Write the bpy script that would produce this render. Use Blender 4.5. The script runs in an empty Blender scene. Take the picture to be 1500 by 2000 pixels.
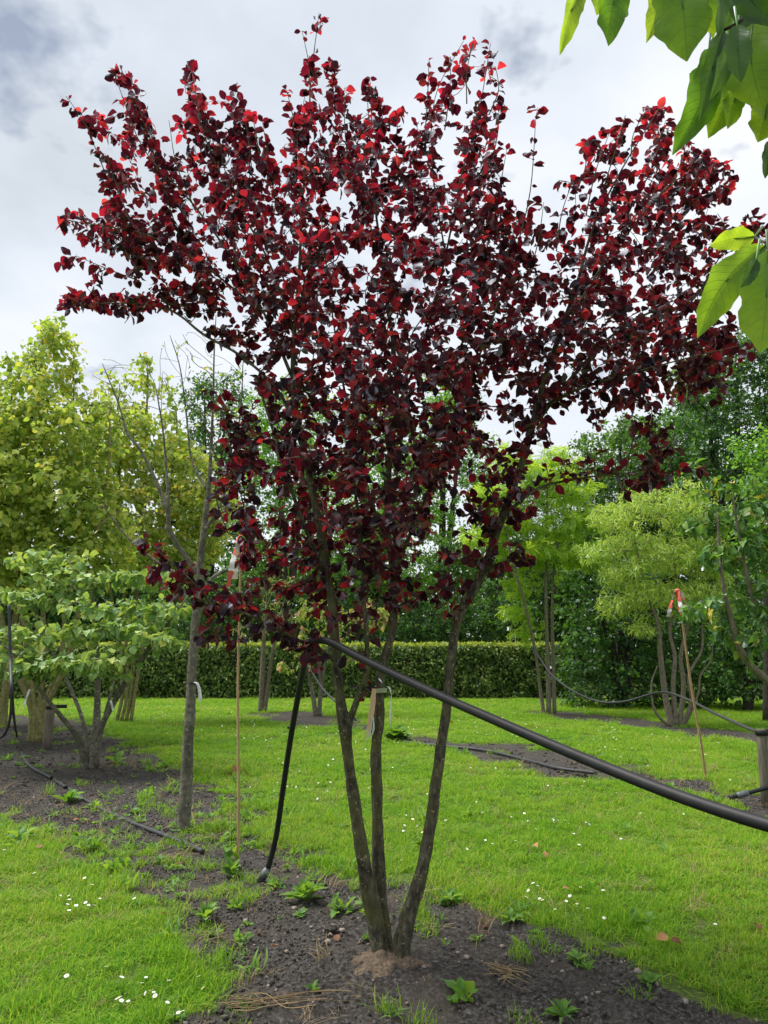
import bpy, math, random
import numpy as np
from mathutils import Vector, Matrix, noise as mnoise

R = np.random.default_rng(7)
random.seed(7)
scene = bpy.context.scene
C = scene.collection

# ------------------------------------------------------------------ camera
F = 1444.0            # focal length, in pixels of a 1500 x 2000 frame
H = 1.5               # eye height
PITCH = math.radians(10.8)
CP, SP = math.cos(PITCH), math.sin(PITCH)
cam_d = bpy.data.cameras.new('camera')
cam_d.sensor_fit = 'VERTICAL'
cam_d.sensor_height = 24.0
cam_d.lens = 24.0 * F / 2000.0
cam_d.clip_start = 0.05
cam_d.clip_end = 2000
cam = bpy.data.objects.new('camera', cam_d)
cam.location = (0, 0, H)
cam.rotation_euler = (math.radians(90) + PITCH, 0, 0)
C.objects.link(cam)
scene.camera = cam

# ------------------------------------------------------------------ sky and sun
SUN_EL, SUN_AZ = math.radians(64), math.radians(-75)   # azimuth from +Y, clockwise
world = bpy.data.worlds.new('World')
scene.world = world
world.use_nodes = True
nt = world.node_tree
nt.nodes.clear()
def wn(t, **k):
    n = nt.nodes.new(t)
    for a, b in k.items():
        setattr(n, a, b)
    return n
wl = nt.links.new
wout = wn('ShaderNodeOutputWorld')
sky = wn('ShaderNodeTexSky', sky_type='NISHITA')
sky.sun_disc = False
sky.sun_elevation = SUN_EL
sky.sun_rotation = SUN_AZ
sky.air_density = 1.2
sky.dust_density = 1.5
bg_sky = wn('ShaderNodeBackground'); bg_sky.inputs[1].default_value = 0.06
wl(sky.outputs[0], bg_sky.inputs[0])
tc = wn('ShaderNodeTexCoord')
sep = wn('ShaderNodeSeparateXYZ'); wl(tc.outputs['Generated'], sep.inputs[0])
def wmath(op, a, b=None, c=None, clamp=False):
    n = wn('ShaderNodeMath', operation=op); n.use_clamp = clamp
    for i, v in enumerate((a, b, c)):
        if v is None: continue
        if isinstance(v, (int, float)): n.inputs[i].default_value = v
        else: wl(v, n.inputs[i])
    return n.outputs[0]
zz = wmath('MAXIMUM', sep.outputs[2], 0.0)
den = wmath('ADD', zz, 0.22)
cx = wmath('DIVIDE', sep.outputs[0], den)
cy = wmath('DIVIDE', sep.outputs[1], den)
comb = wn('ShaderNodeCombineXYZ'); wl(cx, comb.inputs[0]); wl(cy, comb.inputs[1])
def wnoise(scale, detail, rough, loc, dist=0.0):
    m = wn('ShaderNodeMapping'); m.inputs['Location'].default_value = loc
    wl(comb.outputs[0], m.inputs['Vector'])
    n = wn('ShaderNodeTexNoise'); n.inputs['Scale'].default_value = scale
    n.inputs['Detail'].default_value = detail; n.inputs['Roughness'].default_value = rough
    n.inputs['Distortion'].default_value = dist
    wl(m.outputs[0], n.inputs['Vector'])
    return n.outputs['Fac']
n1 = wnoise(0.95, 7, 0.55, (0.3, 5.1, 0), 0.3)
n2 = wnoise(2.6, 6, 0.55, (7.3, 4.1, 0), 0.2)
mixn = wmath('ADD', wmath('MULTIPLY', n1, 0.65), wmath('MULTIPLY', n2, 0.35))
ramp = wn('ShaderNodeValToRGB')
cr = ramp.color_ramp
cr.elements[0].position = 0.34; cr.elements[0].color = (0.47, 0.51, 0.56, 1)
cr.elements[1].position = 0.64; cr.elements[1].color = (0.76, 0.78, 0.81, 1)
e = cr.elements.new(0.45); e.color = (0.56, 0.61, 0.68, 1)
e = cr.elements.new(0.54); e.color = (0.67, 0.70, 0.76, 1)
wl(mixn, ramp.inputs[0])
# an even brightening of the overcast towards the horizon
hz = wmath('POWER', wmath('SUBTRACT', 1.0, zz), 3.5)
hmix = wn('ShaderNodeMixRGB'); wl(wmath('MULTIPLY', hz, 0.9), hmix.inputs[0])
wl(ramp.outputs[0], hmix.inputs[1]); hmix.inputs[2].default_value = (0.73, 0.77, 0.81, 1)
bg_cl = wn('ShaderNodeBackground'); bg_cl.inputs[1].default_value = 0.95
wl(hmix.outputs[0], bg_cl.inputs[0])
# small blue openings in the overcast, the clearest one high on the left
gap = wnoise(3.2, 5, 0.6, (0.95, 0.2, 0), 0.0)
dvx = wmath('MULTIPLY', wmath('ADD', cx, 0.31), 3.0); dvy = wmath('MULTIPLY', wmath('SUBTRACT', cy, 0.835), 6.0)
near_gap = wmath('SUBTRACT', 1.0, wmath('SQRT', wmath('ADD', wmath('MULTIPLY', dvx, dvx), wmath('MULTIPLY', dvy, dvy))), clamp=True)
gsum = wmath('ADD', gap, wmath('MULTIPLY', near_gap, 0.17))
cover = wmath('SUBTRACT', 1.0, wmath('MULTIPLY', wmath('SUBTRACT', gsum, 0.60, clamp=True), 6.0, clamp=True))
cover = wmath('MAXIMUM', cover, wmath('SUBTRACT', 1.0, wmath('MULTIPLY', zz, 3.0, clamp=True)))
cover = wmath('MAXIMUM', cover, 0.25)
ms = wn('ShaderNodeMixShader'); wl(cover, ms.inputs[0])
wl(bg_sky.outputs[0], ms.inputs[1]); wl(bg_cl.outputs[0], ms.inputs[2])
wl(ms.outputs[0], wout.inputs[0])

sun_d = bpy.data.lights.new('sun', 'SUN')
sun_d.energy = 3.9
sun_d.angle = math.radians(30)
sun_d.color = (1.0, 0.96, 0.9)
sun = bpy.data.objects.new('sun', sun_d)
sd = Vector((math.sin(SUN_AZ) * math.cos(SUN_EL), math.cos(SUN_AZ) * math.cos(SUN_EL), math.sin(SUN_EL)))
sun.rotation_euler = sd.to_track_quat('Z', 'Y').to_euler()
C.objects.link(sun)

scene.view_settings.view_transform = 'Standard'
scene.view_settings.look = 'None'
scene.view_settings.gamma = 1.0
scene.view_settings.use_curve_mapping = False
scene.view_settings.exposure = 0.52
scene.cycles.max_bounces = 7
scene.cycles.diffuse_bounces = 4
scene.cycles.transmission_bounces = 4
scene.cycles.glossy_bounces = 2
scene.cycles.caustics_reflective = False
scene.cycles.caustics_refractive = False

# ------------------------------------------------------------------ helpers
def P(u, v, Y):
    """point seen at pixel (u, v) at forward distance Y"""
    a = (u - 750.0) / F; b = (1000.0 - v) / F
    yy = CP - b * SP; z = SP + b * CP
    t = Y / yy
    return np.array([a * t, Y, H + z * t])
def G(u, v, z=0.0):
    a = (u - 750.0) / F; b = (1000.0 - v) / F
    yy = CP - b * SP; zz_ = SP + b * CP
    t = (z - H) / zz_
    return np.array([a * t, yy * t, z])
def pxr(Y): return Y / F

def mesh_np(name, V, Fc, smooth=False, uv=None):
    V = np.asarray(V, np.float32); Fc = np.asarray(Fc, np.int32)
    me = bpy.data.meshes.new(name)
    me.vertices.add(len(V)); me.vertices.foreach_set('co', V.ravel())
    k = Fc.shape[1]
    me.loops.add(Fc.size); me.loops.foreach_set('vertex_index', Fc.ravel())
    me.polygons.add(len(Fc))
    me.polygons.foreach_set('loop_start', np.arange(0, Fc.size, k, dtype=np.int32))
    me.polygons.foreach_set('loop_total', np.full(len(Fc), k, np.int32))
    me.polygons.foreach_set('use_smooth', np.full(len(Fc), smooth))
    if uv is not None:
        l = me.uv_layers.new(name='UVMap')
        l.data.foreach_set('uv', np.asarray(uv, np.float32)[Fc.ravel()].ravel())
    me.update(calc_edges=True)
    return me
def obj(name, me, m, parent=None, kind=None, label=None, cat=None, group=None):
    if m is not None and len(me.materials) == 0: me.materials.append(m)
    o = bpy.data.objects.new(name, me); C.objects.link(o)
    if parent is not None: o.parent = parent
    tag(o, label, cat, group, kind)
    return o
def tag(o, label=None, cat=None, group=None, kind=None):
    if label: o['label'] = label
    if cat: o['category'] = cat
    if group: o['group'] = group
    if kind: o['kind'] = kind
    return o
def thing(name, label, cat, group=None, loc=(0, 0, 0)):
    o = bpy.data.objects.new(name, None); o.empty_display_size = 0.1
    o.location = tuple(float(x) for x in loc); C.objects.link(o)
    return tag(o, label, cat, group)

def catmull(pts, n_per):
    pts = np.asarray(pts, float)
    if len(pts) < 3:
        t = np.linspace(0, 1, n_per + 1)[:, None]
        return pts[0] * (1 - t) + pts[-1] * t
    ext = np.vstack([2 * pts[0] - pts[1], pts, 2 * pts[-1] - pts[-2]])
    out = []
    for i in range(1, len(ext) - 2):
        p0, p1, p2, p3 = ext[i - 1], ext[i], ext[i + 1], ext[i + 2]
        for t in np.linspace(0, 1, n_per, endpoint=False):
            out.append(0.5 * ((2 * p1) + (-p0 + p2) * t + (2 * p0 - 5 * p1 + 4 * p2 - p3) * t * t + (-p0 + 3 * p1 - 3 * p2 + p3) * t ** 3))
    out.append(pts[-1])
    return np.array(out)
def tube(pts, rad, sides=8, rough=0.0, cap=True, seed=0):
    pts = np.asarray(pts, float); n = len(pts); rad = np.asarray(rad, float)
    T = np.gradient(pts, axis=0); T /= np.linalg.norm(T, axis=1)[:, None] + 1e-9
    ref = np.array([1.0, 0, 0]) if abs(T[0][0]) < 0.9 else np.array([0, 1.0, 0])
    N = np.zeros_like(pts); a = ref
    for i in range(n):
        a = a - T[i] * a.dot(T[i]); a = a / (np.linalg.norm(a) + 1e-9); N[i] = a
    B = np.cross(T, N)
    ang = np.linspace(0, 2 * math.pi, sides, endpoint=False)
    rr = rad[:, None] * np.ones(sides)[None]
    if rough > 0:
        rg = np.random.default_rng(seed + 11)
        q = rg.normal(size=(n, sides))
        q = (q + np.roll(q, 1, 0) + np.roll(q, -1, 0)) / 1.7
        rr = rr * (1 + rough * q)
    V = pts[:, None] + rr[..., None] * (np.cos(ang)[None, :, None] * N[:, None] + np.sin(ang)[None, :, None] * B[:, None])
    V = V.reshape(-1, 3)
    i = np.arange(n - 1)[:, None] * sides; j = np.arange(sides)[None]; j2 = (j + 1) % sides
    Fq = np.stack([i + j, i + j2, i + sides + j2, i + sides + j], -1).reshape(-1, 4)
    if cap:
        V = np.vstack([V, pts[0], pts[-1]])
        c0, c1 = n * sides, n * sides + 1
        js = np.arange(sides)
        f0 = np.stack([(js + 1) % sides, js, np.full(sides, c0), np.full(sides, c0)], 1)
        b = (n - 1) * sides
        f1 = np.stack([b + js, b + (js + 1) % sides, np.full(sides, c1), np.full(sides, c1)], 1)
        tri = np.vstack([f0, f1])
        return V, Fq, tri[:, :3]
    return V, Fq, np.zeros((0, 3), int)
class MB:
    """collects quads and triangles into ONE mesh"""
    def __init__(s): s.V = []; s.Q = []; s.T = []; s.n = 0
    def add(s, V, Q=None, T=None):
        V = np.asarray(V, float)
        if Q is not None and len(Q): s.Q.append(np.asarray(Q) + s.n)
        if T is not None and len(T): s.T.append(np.asarray(T) + s.n)
        s.V.append(V); s.n += len(V)
    def tube(s, *a, **k): s.add(*tube(*a, **k))
    def box(s, c, sz, rot=None):
        v = np.array([[x, y, z] for x in (-.5, .5) for y in (-.5, .5) for z in (-.5, .5)]) * np.array(sz)
        if rot is not None: v = v @ np.array(rot).T
        s.add(v + np.array(c), [[0, 1, 3, 2], [4, 6, 7, 5], [0, 4, 5, 1], [2, 3, 7, 6], [0, 2, 6, 4], [1, 5, 7, 3]])
    def mesh(s, name, smooth=True):
        V = np.vstack(s.V)
        fs = []
        tris = []
        for q in s.Q:
            tris.append(q[:, [0, 1, 2]]); tris.append(q[:, [0, 2, 3]])
        for t in s.T: tris.append(t)
        return mesh_np(name, V, np.vstack(tris), smooth)

# ------------------------------------------------------------------ materials
def mat(name):
    m = bpy.data.materials.new(name); m.use_nodes = True
    n = m.node_tree; n.nodes.clear()
    return m, n
def nd(n, t, **k):
    x = n.nodes.new(t)
    for a, b in k.items(): setattr(x, a, b)
    return x
def ramp_node(n, stops):
    r = nd(n, 'ShaderNodeValToRGB'); c = r.color_ramp
    c.elements[0].position = stops[0][0]; c.elements[0].color = (*stops[0][1], 1)
    c.elements[1].position = stops[-1][0]; c.elements[1].color = (*stops[-1][1], 1)
    for p, col in stops[1:-1]:
        e = c.elements.new(p); e.color = (*col, 1)
    return r
def leaf_mat(name, stops, trans, tfac=0.45, gloss=0.12, rough=0.4, vein=False, patch=None, back=None):
    """thin leaf: diffuse reflection, light passing through, and a waxy sheen"""
    m, n = mat(name); L = n.links.new
    out = nd(n, 'ShaderNodeOutputMaterial')
    geo = nd(n, 'ShaderNodeNewGeometry')
    oi = nd(n, 'ShaderNodeObjectInfo')
    ad = nd(n, 'ShaderNodeMath', operation='ADD'); L(geo.outputs['Random Per Island'], ad.inputs[0]); L(oi.outputs['Random'], ad.inputs[1])
    fr = nd(n, 'ShaderNodeMath', operation='FRACT'); L(ad.outputs[0], fr.inputs[0])
    fac = fr.outputs[0]
    if patch:
        pn = nd(n, 'ShaderNodeTexNoise'); pn.inputs['Scale'].default_value = patch[0]; pn.inputs['Detail'].default_value = 3
        L(geo.outputs['Position'], pn.inputs['Vector'])
        a = nd(n, 'ShaderNodeMath', operation='MULTIPLY_ADD'); L(pn.outputs['Fac'], a.inputs[0]); a.inputs[1].default_value = patch[1] * 2; a.inputs[2].default_value = -patch[1]
        b = nd(n, 'ShaderNodeMath', operation='ADD'); b.use_clamp = True; L(fac, b.inputs[0]); L(a.outputs[0], b.inputs[1])
        fac = b.outputs[0]
    r = ramp_node(n, stops); L(fac, r.inputs[0])
    col = r.outputs[0]
    tcol = nd(n, 'ShaderNodeMixRGB', blend_type='MULTIPLY'); tcol.inputs[0].default_value = 0.0
    tr = ramp_node(n, trans); L(fac, tr.inputs[0])
    tc_ = tr.outputs[0]
    norm = None
    if vein:
        uv = nd(n, 'ShaderNodeUVMap')
        sp = nd(n, 'ShaderNodeSeparateXYZ'); L(uv.outputs[0], sp.inputs[0])
        def M(op, a, b=None, c=None, cl=False):
            x = nd(n, 'ShaderNodeMath', operation=op); x.use_clamp = cl
            for i, v in enumerate((a, b, c)):
                if v is None: continue
                if isinstance(v, (int, float)): x.inputs[i].default_value = v
                else: L(v, x.inputs[i])
            return x.outputs[0]
        au = M('ABSOLUTE', M('MULTIPLY', M('SUBTRACT', sp.outputs[0], 0.5), 2.0))
        ph = M('FRACT', M('SUBTRACT', M('MULTIPLY', sp.outputs[1], vein), M('MULTIPLY', M('POWER', au, 1.3), 1.7)))
        side = M('SUBTRACT', 1.0, M('MULTIPLY', M('ABSOLUTE', M('SUBTRACT', ph, 0.5)), 11.0), cl=True)
        midv = M('SUBTRACT', 1.0, M('MULTIPLY', au, 22.0), cl=True)
        vv = M('MAXIMUM', M('MULTIPLY', side, 0.6), midv)
        blot = nd(n, 'ShaderNodeTexNoise'); blot.inputs['Scale'].default_value = 30; blot.inputs['Detail'].default_value = 4
        L(geo.outputs['Position'], blot.inputs['Vector'])
        vm = nd(n, 'ShaderNodeMixRGB', blend_type='MULTIPLY'); L(M('MULTIPLY', vv, 0.55), vm.inputs[0]); L(tc_, vm.inputs[1]); vm.inputs[2].default_value = (0.35, 0.45, 0.3, 1)
        vm2 = nd(n, 'ShaderNodeMixRGB', blend_type='MULTIPLY'); vm2.inputs[0].default_value = 0.45; L(vm.outputs[0], vm2.inputs[1])
        br = ramp_node(n, [(0.35, (0.55, 0.6, 0.5)), (0.65, (1.2, 1.15, 1.0))]); L(blot.outputs['Fac'], br.inputs[0]); L(br.outputs[0], vm2.inputs[2])
        tc_ = vm2.outputs[0]
        bp = nd(n, 'ShaderNodeBump'); bp.inputs['Strength'].default_value = 0.35; bp.inputs['Distance'].default_value = 0.002; L(vv, bp.inputs['Height'])
        norm = bp.outputs[0]
    d = nd(n, 'ShaderNodeBsdfDiffuse'); L(col, d.inputs[0])
    t = nd(n, 'ShaderNodeBsdfTranslucent'); L(tc_, t.inputs[0])
    mx = nd(n, 'ShaderNodeMixShader'); mx.inputs[0].default_value = tfac
    L(d.outputs[0], mx.inputs[1]); L(t.outputs[0], mx.inputs[2])
    gl = nd(n, 'ShaderNodeBsdfGlossy'); gl.inputs['Roughness'].default_value = rough; gl.inputs['Color'].default_value = (0.9, 0.92, 1, 1)
    lw = nd(n, 'ShaderNodeFresnel'); lw.inputs[0].default_value = 1.45
    g2 = nd(n, 'ShaderNodeMath', operation='MULTIPLY'); g2.use_clamp = True; L(lw.outputs[0], g2.inputs[0]); g2.inputs[1].default_value = gloss * 4
    mx2 = nd(n, 'ShaderNodeMixShader'); g3 = nd(n, 'ShaderNodeMath', operation='MINIMUM'); L(g2.outputs[0], g3.inputs[0]); g3.inputs[1].default_value = 0.16; L(g3.outputs[0], mx2.inputs[0]); L(mx.outputs[0], mx2.inputs[1]); L(gl.outputs[0], mx2.inputs[2])
    if norm is not None:
        for s_ in (d, t, gl): L(norm, s_.inputs['Normal'])
    L(mx2.outputs[0], out.inputs[0])
    return m
def rough_mat(name, stops, scale=20, detail=8, rough=0.85, bump=0.5, dist=0.01, spec=0.3, stretch=None, spots=None, second=None):
    """noise coloured solid; spots=(scale, threshold, colour), second=(scale, colour, amount)"""
    m, n = mat(name); L = n.links.new
    out = nd(n, 'ShaderNodeOutputMaterial'); b = nd(n, 'ShaderNodeBsdfPrincipled')
    b.inputs['Roughness'].default_value = rough; b.inputs['Specular IOR Level'].default_value = spec
    geo = nd(n, 'ShaderNodeNewGeometry')
    mp = nd(n, 'ShaderNodeMapping'); L(geo.outputs['Position'], mp.inputs[0])
    if stretch: mp.inputs['Scale'].default_value = stretch
    t = nd(n, 'ShaderNodeTexNoise'); t.inputs['Scale'].default_value = scale; t.inputs['Detail'].default_value = detail; t.inputs['Roughness'].default_value = 0.62
    L(mp.outputs[0], t.inputs['Vector'])
    r = ramp_node(n, stops); L(t.outputs['Fac'], r.inputs[0]); col = r.outputs[0]
    if second:
        t2 = nd(n, 'ShaderNodeTexNoise'); t2.inputs['Scale'].default_value = second[0]; t2.inputs['Detail'].default_value = 5
        L(geo.outputs['Position'], t2.inputs['Vector'])
        r2 = ramp_node(n, [(0.45, (0, 0, 0)), (0.62, (second[2],) * 3)]); L(t2.outputs['Fac'], r2.inputs[0])
        x = nd(n, 'ShaderNodeMixRGB'); L(r2.outputs[0], x.inputs[0]); L(col, x.inputs[1]); x.inputs[2].default_value = (*second[1], 1); col = x.outputs[0]
    if spots:
        v = nd(n, 'ShaderNodeTexNoise'); v.inputs['Scale'].default_value = spots[0]; v.inputs['Detail'].default_value = 4
        L(geo.outputs['Position'], v.inputs['Vector'])
        r3 = ramp_node(n, [(spots[1], (0, 0, 0)), (spots[1] + 0.05, (1, 1, 1))]); L(v.outputs['Fac'], r3.inputs[0])
        x = nd(n, 'ShaderNodeMixRGB'); L(r3.outputs[0], x.inputs[0]); L(col, x.inputs[1]); x.inputs[2].default_value = (*spots[2], 1); col = x.outputs[0]
    L(col, b.inputs['Base Color'])
    if bump:
        bp = nd(n, 'ShaderNodeBump'); bp.inputs['Strength'].default_value = bump; bp.inputs['Distance'].default_value = dist
        L(t.outputs['Fac'], bp.inputs['Height']); L(bp.outputs[0], b.inputs['Normal'])
    L(b.outputs[0], out.inputs[0])
    return m

M_plum = leaf_mat('plum leaf', [(0.0, (0.012, 0.009, 0.013)), (0.6, (0.020, 0.010, 0.015)), (1.0, (0.04, 0.010, 0.013))],
                  [(0.0, (0.04, 0.003, 0.009)), (0.45, (0.12, 0.005, 0.018)), (0.75, (0.28, 0.009, 0.024)), (0.94, (0.54, 0.018, 0.034)), (1.0, (0.72, 0.035, 0.045))], 0.6, 0.075, 0.58, patch=(1.3, 0.3))
M_plumy = leaf_mat('young plum leaf', [(0.0, (0.06, 0.014, 0.018)), (1.0, (0.16, 0.02, 0.02))],
                   [(0.0, (0.55, 0.02, 0.03)), (0.7, (0.78, 0.035, 0.045)), (1.0, (0.9, 0.10, 0.08))], 0.6, 0.06, 0.55)
M_yel = leaf_mat('yellow green leaf', [(0.0, (0.17, 0.27, 0.05)), (0.5, (0.34, 0.43, 0.08)), (0.93, (0.52, 0.55, 0.12)), (1.0, (0.75, 0.52, 0.08))],
                 [(0.0, (0.40, 0.60, 0.05)), (0.6, (0.66, 0.82, 0.10)), (1.0, (0.88, 0.86, 0.1))], 0.45, 0.06, 0.5, patch=(0.45, 0.35))
M_hazel = leaf_mat('grey green leaf', [(0.0, (0.12, 0.22, 0.06)), (0.6, (0.23, 0.37, 0.11)), (0.92, (0.38, 0.50, 0.13)), (1.0, (0.5, 0.52, 0.12))],
                   [(0.0, (0.26, 0.48, 0.05)), (1.0, (0.68, 0.82, 0.12))], 0.35, 0.09, 0.5, patch=(1.5, 0.25))
M_dark = leaf_mat('dark green leaf', [(0.0, (0.022, 0.060, 0.018)), (0.6, (0.053, 0.128, 0.030)), (1.0, (0.105, 0.225, 0.038))],
                  [(0.0, (0.075, 0.210, 0.015)), (1.0, (0.240, 0.540, 0.030))], 0.32, 0.08, 0.5, patch=(0.35, 0.3))
M_mid = leaf_mat('mid green leaf', [(0.0, (0.060, 0.145, 0.025)), (0.6, (0.111, 0.272, 0.034)), (1.0, (0.204, 0.408, 0.043))],
                 [(0.0, (0.160, 0.416, 0.016)), (1.0, (0.480, 0.880, 0.048))], 0.42, 0.07, 0.5, patch=(0.4, 0.3))
M_deep = leaf_mat('deep green leaf', [(0.0, (0.035, 0.085, 0.018)), (0.6, (0.075, 0.17, 0.03)), (1.0, (0.14, 0.26, 0.04))],
                  [(0.0, (0.10, 0.28, 0.015)), (1.0, (0.3, 0.55, 0.03))], 0.36, 0.07, 0.5, patch=(0.4, 0.3))
M_loc = leaf_mat('bright locust leaf', [(0.0, (0.17, 0.34, 0.025)), (0.6, (0.30, 0.50, 0.035)), (1.0, (0.46, 0.60, 0.05))],
                 [(0.0, (0.36, 0.66, 0.02)), (1.0, (0.75, 0.90, 0.06))], 0.5, 0.04, 0.5, patch=(0.7, 0.25))
M_wil = leaf_mat('pale willow leaf', [(0.0, (0.19, 0.33, 0.045)), (0.6, (0.34, 0.50, 0.08)), (1.0, (0.50, 0.60, 0.13))],
                 [(0.0, (0.42, 0.68, 0.05)), (1.0, (0.80, 0.92, 0.14))], 0.45, 0.06, 0.45, patch=(0.8, 0.25))
M_kousa = leaf_mat('glossy dogwood leaf', [(0.0, (0.043, 0.119, 0.031)), (0.7, (0.102, 0.221, 0.051)), (0.94, (0.204, 0.323, 0.068)), (1.0, (0.595, 0.476, 0.068))],
                   [(0.0, (0.105, 0.300, 0.022)), (0.9, (0.300, 0.570, 0.045)), (1.0, (0.750, 0.675, 0.060))], 0.32, 0.1, 0.45, patch=(1.2, 0.2))
M_mag = leaf_mat('magnolia leaf', [(0.0, (0.042, 0.108, 0.014)), (1.0, (0.096, 0.204, 0.024))],
                 [(0.0, (0.213, 0.450, 0.019)), (1.0, (0.575, 0.775, 0.037))], 0.66, 0.08, 0.35, vein=11)
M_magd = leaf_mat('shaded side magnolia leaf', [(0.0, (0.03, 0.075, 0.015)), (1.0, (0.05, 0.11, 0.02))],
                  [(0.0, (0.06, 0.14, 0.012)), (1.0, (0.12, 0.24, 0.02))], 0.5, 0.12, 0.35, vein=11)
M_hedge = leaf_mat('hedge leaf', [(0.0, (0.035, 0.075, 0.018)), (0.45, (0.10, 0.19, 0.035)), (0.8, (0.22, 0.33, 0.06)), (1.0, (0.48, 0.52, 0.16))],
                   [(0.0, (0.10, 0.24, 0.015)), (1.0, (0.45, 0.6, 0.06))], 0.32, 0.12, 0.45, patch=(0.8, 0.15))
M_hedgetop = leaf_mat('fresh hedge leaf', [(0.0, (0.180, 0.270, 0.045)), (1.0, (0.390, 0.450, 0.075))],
                      [(0.0, (0.390, 0.546, 0.039)), (1.0, (0.780, 0.806, 0.078))], 0.4, 0.1, 0.45)  # paler leaf colour, for the flat top of the hedge only
M_pink = leaf_mat('salmon tipped leaf', [(0.0, (0.150, 0.270, 0.045)), (0.7, (0.300, 0.375, 0.075)), (0.85, (0.525, 0.270, 0.150)), (1.0, (0.630, 0.300, 0.210))],
                  [(0.0, (0.260, 0.468, 0.039)), (0.8, (0.585, 0.650, 0.078)), (1.0, (0.910, 0.455, 0.260))], 0.4, 0.05, 0.5)
M_grass = leaf_mat('lawn grass', [(0.0, (0.06, 0.18, 0.010)), (0.5, (0.15, 0.34, 0.016)), (0.85, (0.30, 0.44, 0.028)), (1.0, (0.380, 0.360, 0.100))],
                   [(0.0, (0.200, 0.460, 0.010)), (0.85, (0.500, 0.740, 0.030)), (1.0, (0.700, 0.650, 0.150))], 0.45, 0.035, 0.5, patch=(0.55, 0.5))
M_weed = leaf_mat('weed leaf', [(0.0, (0.065, 0.156, 0.026)), (1.0, (0.156, 0.312, 0.046))],
                  [(0.0, (0.192, 0.432, 0.018)), (1.0, (0.480, 0.720, 0.048))], 0.4, 0.08, 0.45)
M_dry = leaf_mat('dry straw', [(0.0, (0.22, 0.15, 0.07)), (1.0, (0.42, 0.32, 0.17))], [(0.0, (0.3, 0.2, 0.08)), (1.0, (0.5, 0.4, 0.2))], 0.25, 0.04, 0.6)
M_dead = leaf_mat('dead leaf', [(0.0, (0.12, 0.05, 0.025)), (1.0, (0.42, 0.22, 0.09))], [(0.0, (0.2, 0.07, 0.02)), (1.0, (0.5, 0.25, 0.08))], 0.2, 0.08, 0.5)

B_plum = rough_mat('plum bark', [(0.35, (0.025, 0.022, 0.016)), (0.5, (0.062, 0.056, 0.036)), (0.68, (0.15, 0.14, 0.09))], 38, 10, 0.9, 0.9, 0.012,
                   stretch=(1, 1, 0.45), second=(7, (0.09, 0.09, 0.025), 0.6), spots=(55, 0.63, (0.26, 0.22, 0.12)))
B_twig = rough_mat('plum twig', [(0.3, (0.02, 0.014, 0.012)), (0.7, (0.06, 0.045, 0.03))], 30, 4, 0.7, 0.2, 0.003)
B_grey = rough_mat('grey bark', [(0.3, (0.065, 0.06, 0.045)), (0.5, (0.15, 0.14, 0.105)), (0.7, (0.28, 0.26, 0.20))], 30, 9, 0.9, 0.7, 0.01, second=(5, (0.05, 0.05, 0.03), 0.6), spots=(25, 0.64, (0.32, 0.32, 0.26)))
B_pale = rough_mat('pale twig', [(0.3, (0.10, 0.085, 0.06)), (0.7, (0.24, 0.21, 0.15))], 20, 6, 0.85, 0.4, 0.005)
B_lich = rough_mat('lichen covered bark', [(0.3, (0.10, 0.095, 0.03)), (0.5, (0.21, 0.20, 0.07)), (0.7, (0.30, 0.28, 0.14))], 18, 8, 0.9, 0.5, 0.01)
B_dark = rough_mat('dark bark', [(0.3, (0.02, 0.018, 0.014)), (0.7, (0.07, 0.06, 0.045))], 12, 6, 0.9, 0.5, 0.02)
M_soil = rough_mat('dark soil', [(0.32, (0.014, 0.012, 0.011)), (0.5, (0.048, 0.043, 0.038)), (0.62, (0.105, 0.096, 0.086)), (0.78, (0.25, 0.23, 0.205))], 45, 12, 0.95, 1.0, 0.02, 0.2, second=(2.2, (0.075, 0.064, 0.052), 0.6))
M_crumb = rough_mat('soil crumb', [(0.3, (0.03, 0.027, 0.024)), (0.7, (0.13, 0.118, 0.105))], 30, 6, 0.95, 0.4, 0.004, 0.2)
M_turf = rough_mat('turf soil', [(0.3, (0.04, 0.055, 0.015)), (0.7, (0.10, 0.15, 0.025))], 30, 8, 0.95, 0.6, 0.02, 0.2)
M_sand = rough_mat('sandy earth', [(0.3, (0.05, 0.04, 0.03)), (0.5, (0.13, 0.095, 0.065)), (0.7, (0.22, 0.17, 0.12))], 60, 9, 0.95, 0.6, 0.006, 0.2)
M_stone = rough_mat('pebble', [(0.3, (0.14, 0.11, 0.09)), (0.7, (0.36, 0.30, 0.25))], 25, 5, 0.8, 0.3, 0.004)
M_bamboo = rough_mat('bamboo cane', [(0.3, (0.33, 0.20, 0.09)), (0.7, (0.50, 0.35, 0.18))], 10, 5, 0.5, 0.1, 0.002, 0.4, stretch=(3, 3, 0.6))
M_wood = rough_mat('weathered post', [(0.3, (0.08, 0.07, 0.05)), (0.7, (0.22, 0.19, 0.14))], 14, 8, 0.9, 0.5, 0.01, stretch=(4, 4, 0.4))
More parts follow.
